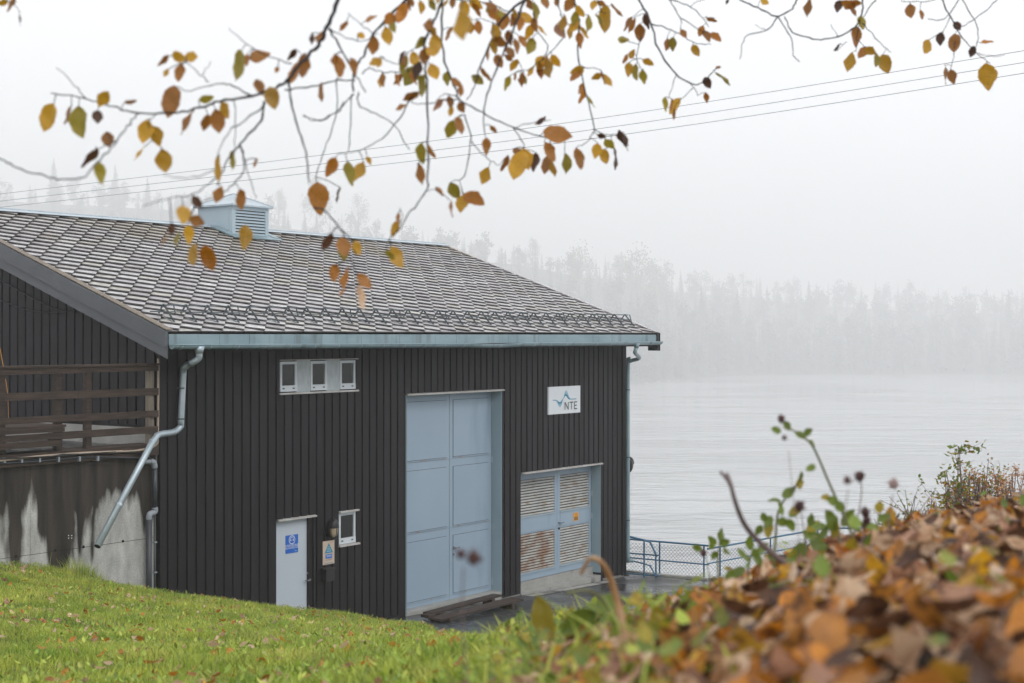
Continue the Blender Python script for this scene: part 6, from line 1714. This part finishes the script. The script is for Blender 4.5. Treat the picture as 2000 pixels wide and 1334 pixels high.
plant('small green sprig before the gap between the two railings', 3.6, [(1405, 1150), (1402, 1100), (1405, 1060)], [(1406, 1045, 30, -80, 'green'), (1392, 1055, 24, 230, 'green'), (1415, 1060, 24, -20, 'green'), (1418, 1078, 20, 40, 'green'), (1395, 1085, 20, 120, 'green')])
plant('green clump of rounded leaves low on the bank under the railing', 3.6, [(1460, 1150), (1462, 1110), (1468, 1080)], [(1450, 1085, 38, 220, 'green'), (1478, 1090, 44, 60, 'green'), (1490, 1070, 34, -40, 'green'), (1440, 1120, 36, 150, 'green'), (1425, 1128, 30, 100, 'green'), (1510, 1090, 30, 30, 'green'), (1500, 1120, 34, 90, 'olive'), (1465, 1060, 30, -90, 'green')])
plant('blurred dark seed head hanging before the tall blue doors', 1.7, [(912, 1345), (906, 1250), (903, 1170), (905, 1110)], [], [(925, 1090, 16), (900, 1082, 11)], (.0010, .0008), 'stem_dry', group=None)
plant('dry straw blade arching over in front of the louvred door', 2.4, [(1225, 1262), (1212, 1200), (1203, 1165), (1190, 1125), (1176, 1100), (1160, 1090), (1148, 1096), (1135, 1120)], [], [], (.0075, .003), 'straw', name='grass_stalk', cat='grass stalk')
plant('single upright yellow-green leaf standing before the wet asphalt', 2.8, [(1085, 1262), (1082, 1240)], [(1068, 1205, 92, -108, 'olive')], [], (.003, .002))
plant('arched olive blade bending over the wet asphalt', 2.5, [(1220, 1250), (1195, 1195), (1170, 1165), (1140, 1153), (1105, 1160)], [], [], (.0045, .002), 'stem_green', name='grass_stalk', cat='grass stalk')
plant('broad green leaves at the low edge of the leafy bank', 2.6, [(1200, 1270), (1195, 1240)], [(1160, 1190, 44, 200, 'green'), (1185, 1180, 50, -60, 'green'), (1130, 1215, 80, 150, 'green'), (1240, 1215, 60, -30, 'green'), (1350, 1180, 60, -85, 'green'), (1320, 1215, 50, 160, 'green')])
plant('yellow twisted leaf upright on the bank crest by the seed heads', 3.3, [(1742, 1040), (1742, 1030)], [(1740, 1008, 38, -80, 'gold'), (1735, 1020, 30, -110, 'olive')], [], (.002, .001))

plant('loose green weed with yellowing leaves on the crest behind the thick dry stalk', 3.3, [(1568, 1110), (1572, 1060), (1580, 1020)],
      [(1575, 1045, 34, 200, 'green'), (1590, 1030, 34, -40, 'olive'), (1560, 1075, 40, 150, 'green'), (1598, 1065, 40, 20, 'green'), (1585, 1015, 28, -80, 'green'), (1610, 1085, 36, 60, 'olive'), (1545, 1090, 36, 120, 'green')])
plant('green and yellow leafy weed nearest the orange shrub on the crest', 3.2, [(1705, 1070), (1712, 1030), (1718, 1000)],
      [(1700, 1030, 34, 190, 'green'), (1726, 1012, 30, -30, 'green'), (1718, 990, 26, -80, 'olive'), (1730, 1040, 34, 30, 'gold'), (1695, 1055, 36, 150, 'green')])
plant('wide low weed with soft green leaves where lawn and leaf litter meet', 2.3, [(1280, 1270), (1290, 1230)],
      [(1262, 1235, 60, 190, 'green'), (1310, 1225, 56, -20, 'green'), (1285, 1205, 50, -95, 'olive'), (1250, 1262, 60, 160, 'green'), (1330, 1250, 60, 20, 'green')])
# bushes at the river on the right
def bush(label, px, py_base, d, hpx, wpx, tone, n_st, n_lf, lsz, spiky=False, name='shrub', lean=0):
    b = P(px, py_base, d); root = empty(name, b, label, 'shrub', 'shrubs at the river'); r = random.Random(px)
    st_ = MB(); pts_ = []
    for i in range(n_st):
        f = r.uniform(-1, 1) if n_st > 3 else r.uniform(-.1, .1); tx = px + f * wpx / 2; h_ = hpx * (1 - .5 * abs(f)) * r.uniform(.75, 1.0)
        tip = P(tx + lean, py_base - h_, d + r.uniform(-.4, .4)); st0 = P(px + f * wpx * .3, py_base + 25, d + r.uniform(-.3, .3))
        sm = smooth_line([st0, st0.lerp(tip, .5) + R * r.uniform(-.05, .05), tip], 4); st_.tube(sm, [.008 * (1 - j / 9) + .002 for j in range(len(sm))], 4, caps=False)
        for q in range(4):
            s = sm[r.randrange(2, len(sm) - 1)]; e = s + R * r.uniform(-.22, .22) + UP * r.uniform(.05, .2) + F * r.uniform(-.15, .15)
            if not spiky: st_.tube([s, e], [.003, .0015], 3, caps=False); pts_ += [s.lerp(e, u) for u in (.3, .5, .7, .85, 1)]
        pts_ += sm[1:] + [sm[-1]] * 2
    st_.build('twigs', M['stem_dry'], root)
    SV, SF = [], []; base = 0; v6, f6 = leaf_arr(0, 2, 3, .3, .2, .3)
    for i in range(n_lf):
        p = r.choice(pts_) + Vector((r.gauss(0, .025), r.gauss(0, .025), r.gauss(0, .025))); s = lsz * r.uniform(.6, 1.2)
        dv = Vector((r.gauss(0, 1), r.gauss(0, 1), r.gauss(-.2, .7))).normalized(); x_ = dv.orthogonal().normalized(); x_ = Matrix.Rotation(r.uniform(0, 6.28), 3, dv) @ x_; n_ = x_.cross(dv)
        m3 = np.array(Matrix((x_, dv, n_)).transposed()) * s; SV.append(v6 @ m3.T + np.array(p)); SF.append(np.array(f6) + base); base += len(v6)
    nf = sum(len(f) for f in SF); mi = np.repeat([r.choice(range(len(tone))) for _ in range(n_lf)], len(f6))
    me = mesh_np('foliage', np.concatenate(SV), np.concatenate(SF).ravel(), np.full(nf, 4), [M['leaf_' + k] for k in tone], mi)
    obj('foliage', me, root, kind='stuff')
bush('slender green sapling with drooping leaves beside the orange shrub', 1872, 1020, 15, 160, 24, ['green', 'green', 'olive'], 3, 120, .07, name='sapling')
bush('open green side branches of the sapling spreading over the water', 1850, 1030, 15.3, 125, 90, ['green', 'olive', 'green'], 9, 240, .055)
bush('dense russet and green shrub at the foot of the sapling', 1900, 1040, 15, 135, 110, ['brown', 'green', 'rose', 'olive', 'orange'], 40, 1700, .038)
bush('tall rust-leaved shrub right of the sapling', 1935, 1040, 15.5, 165, 70, ['brown', 'orange', 'green', 'olive'], 18, 700, .036)
bush('spiky dry rust-coloured meadowsweet stand at the picture edge', 1985, 1040, 14.5, 135, 110, ['tan', 'rose', 'orange'], 30, 1900, .026, True)
bush('low brown-tipped twigs leaning over the leafy bank', 1822, 1050, 14.5, 80, 70, ['brown', 'olive', 'tan'], 14, 260, .034)
bush('light green feathery weed left of the shrubs', 1755, 1060, 9, 90, 70, ['green', 'olive', 'green'], 9, 170, .028, name='feathery_weed')
# pale handrail end at the picture edge
a_, b_ = P(1972, 984, 9.0), P(2100, 905, 8.6)
MB().obox(a_, b_ - a_, UP * -.035, F * .12).build('grey_board', M['wood_light'], None, label='pale grey board end slanting up at the picture edge above the leaves', cat='board')
print('tree leaves', len(LV), 'objects', len(bpy.data.objects))
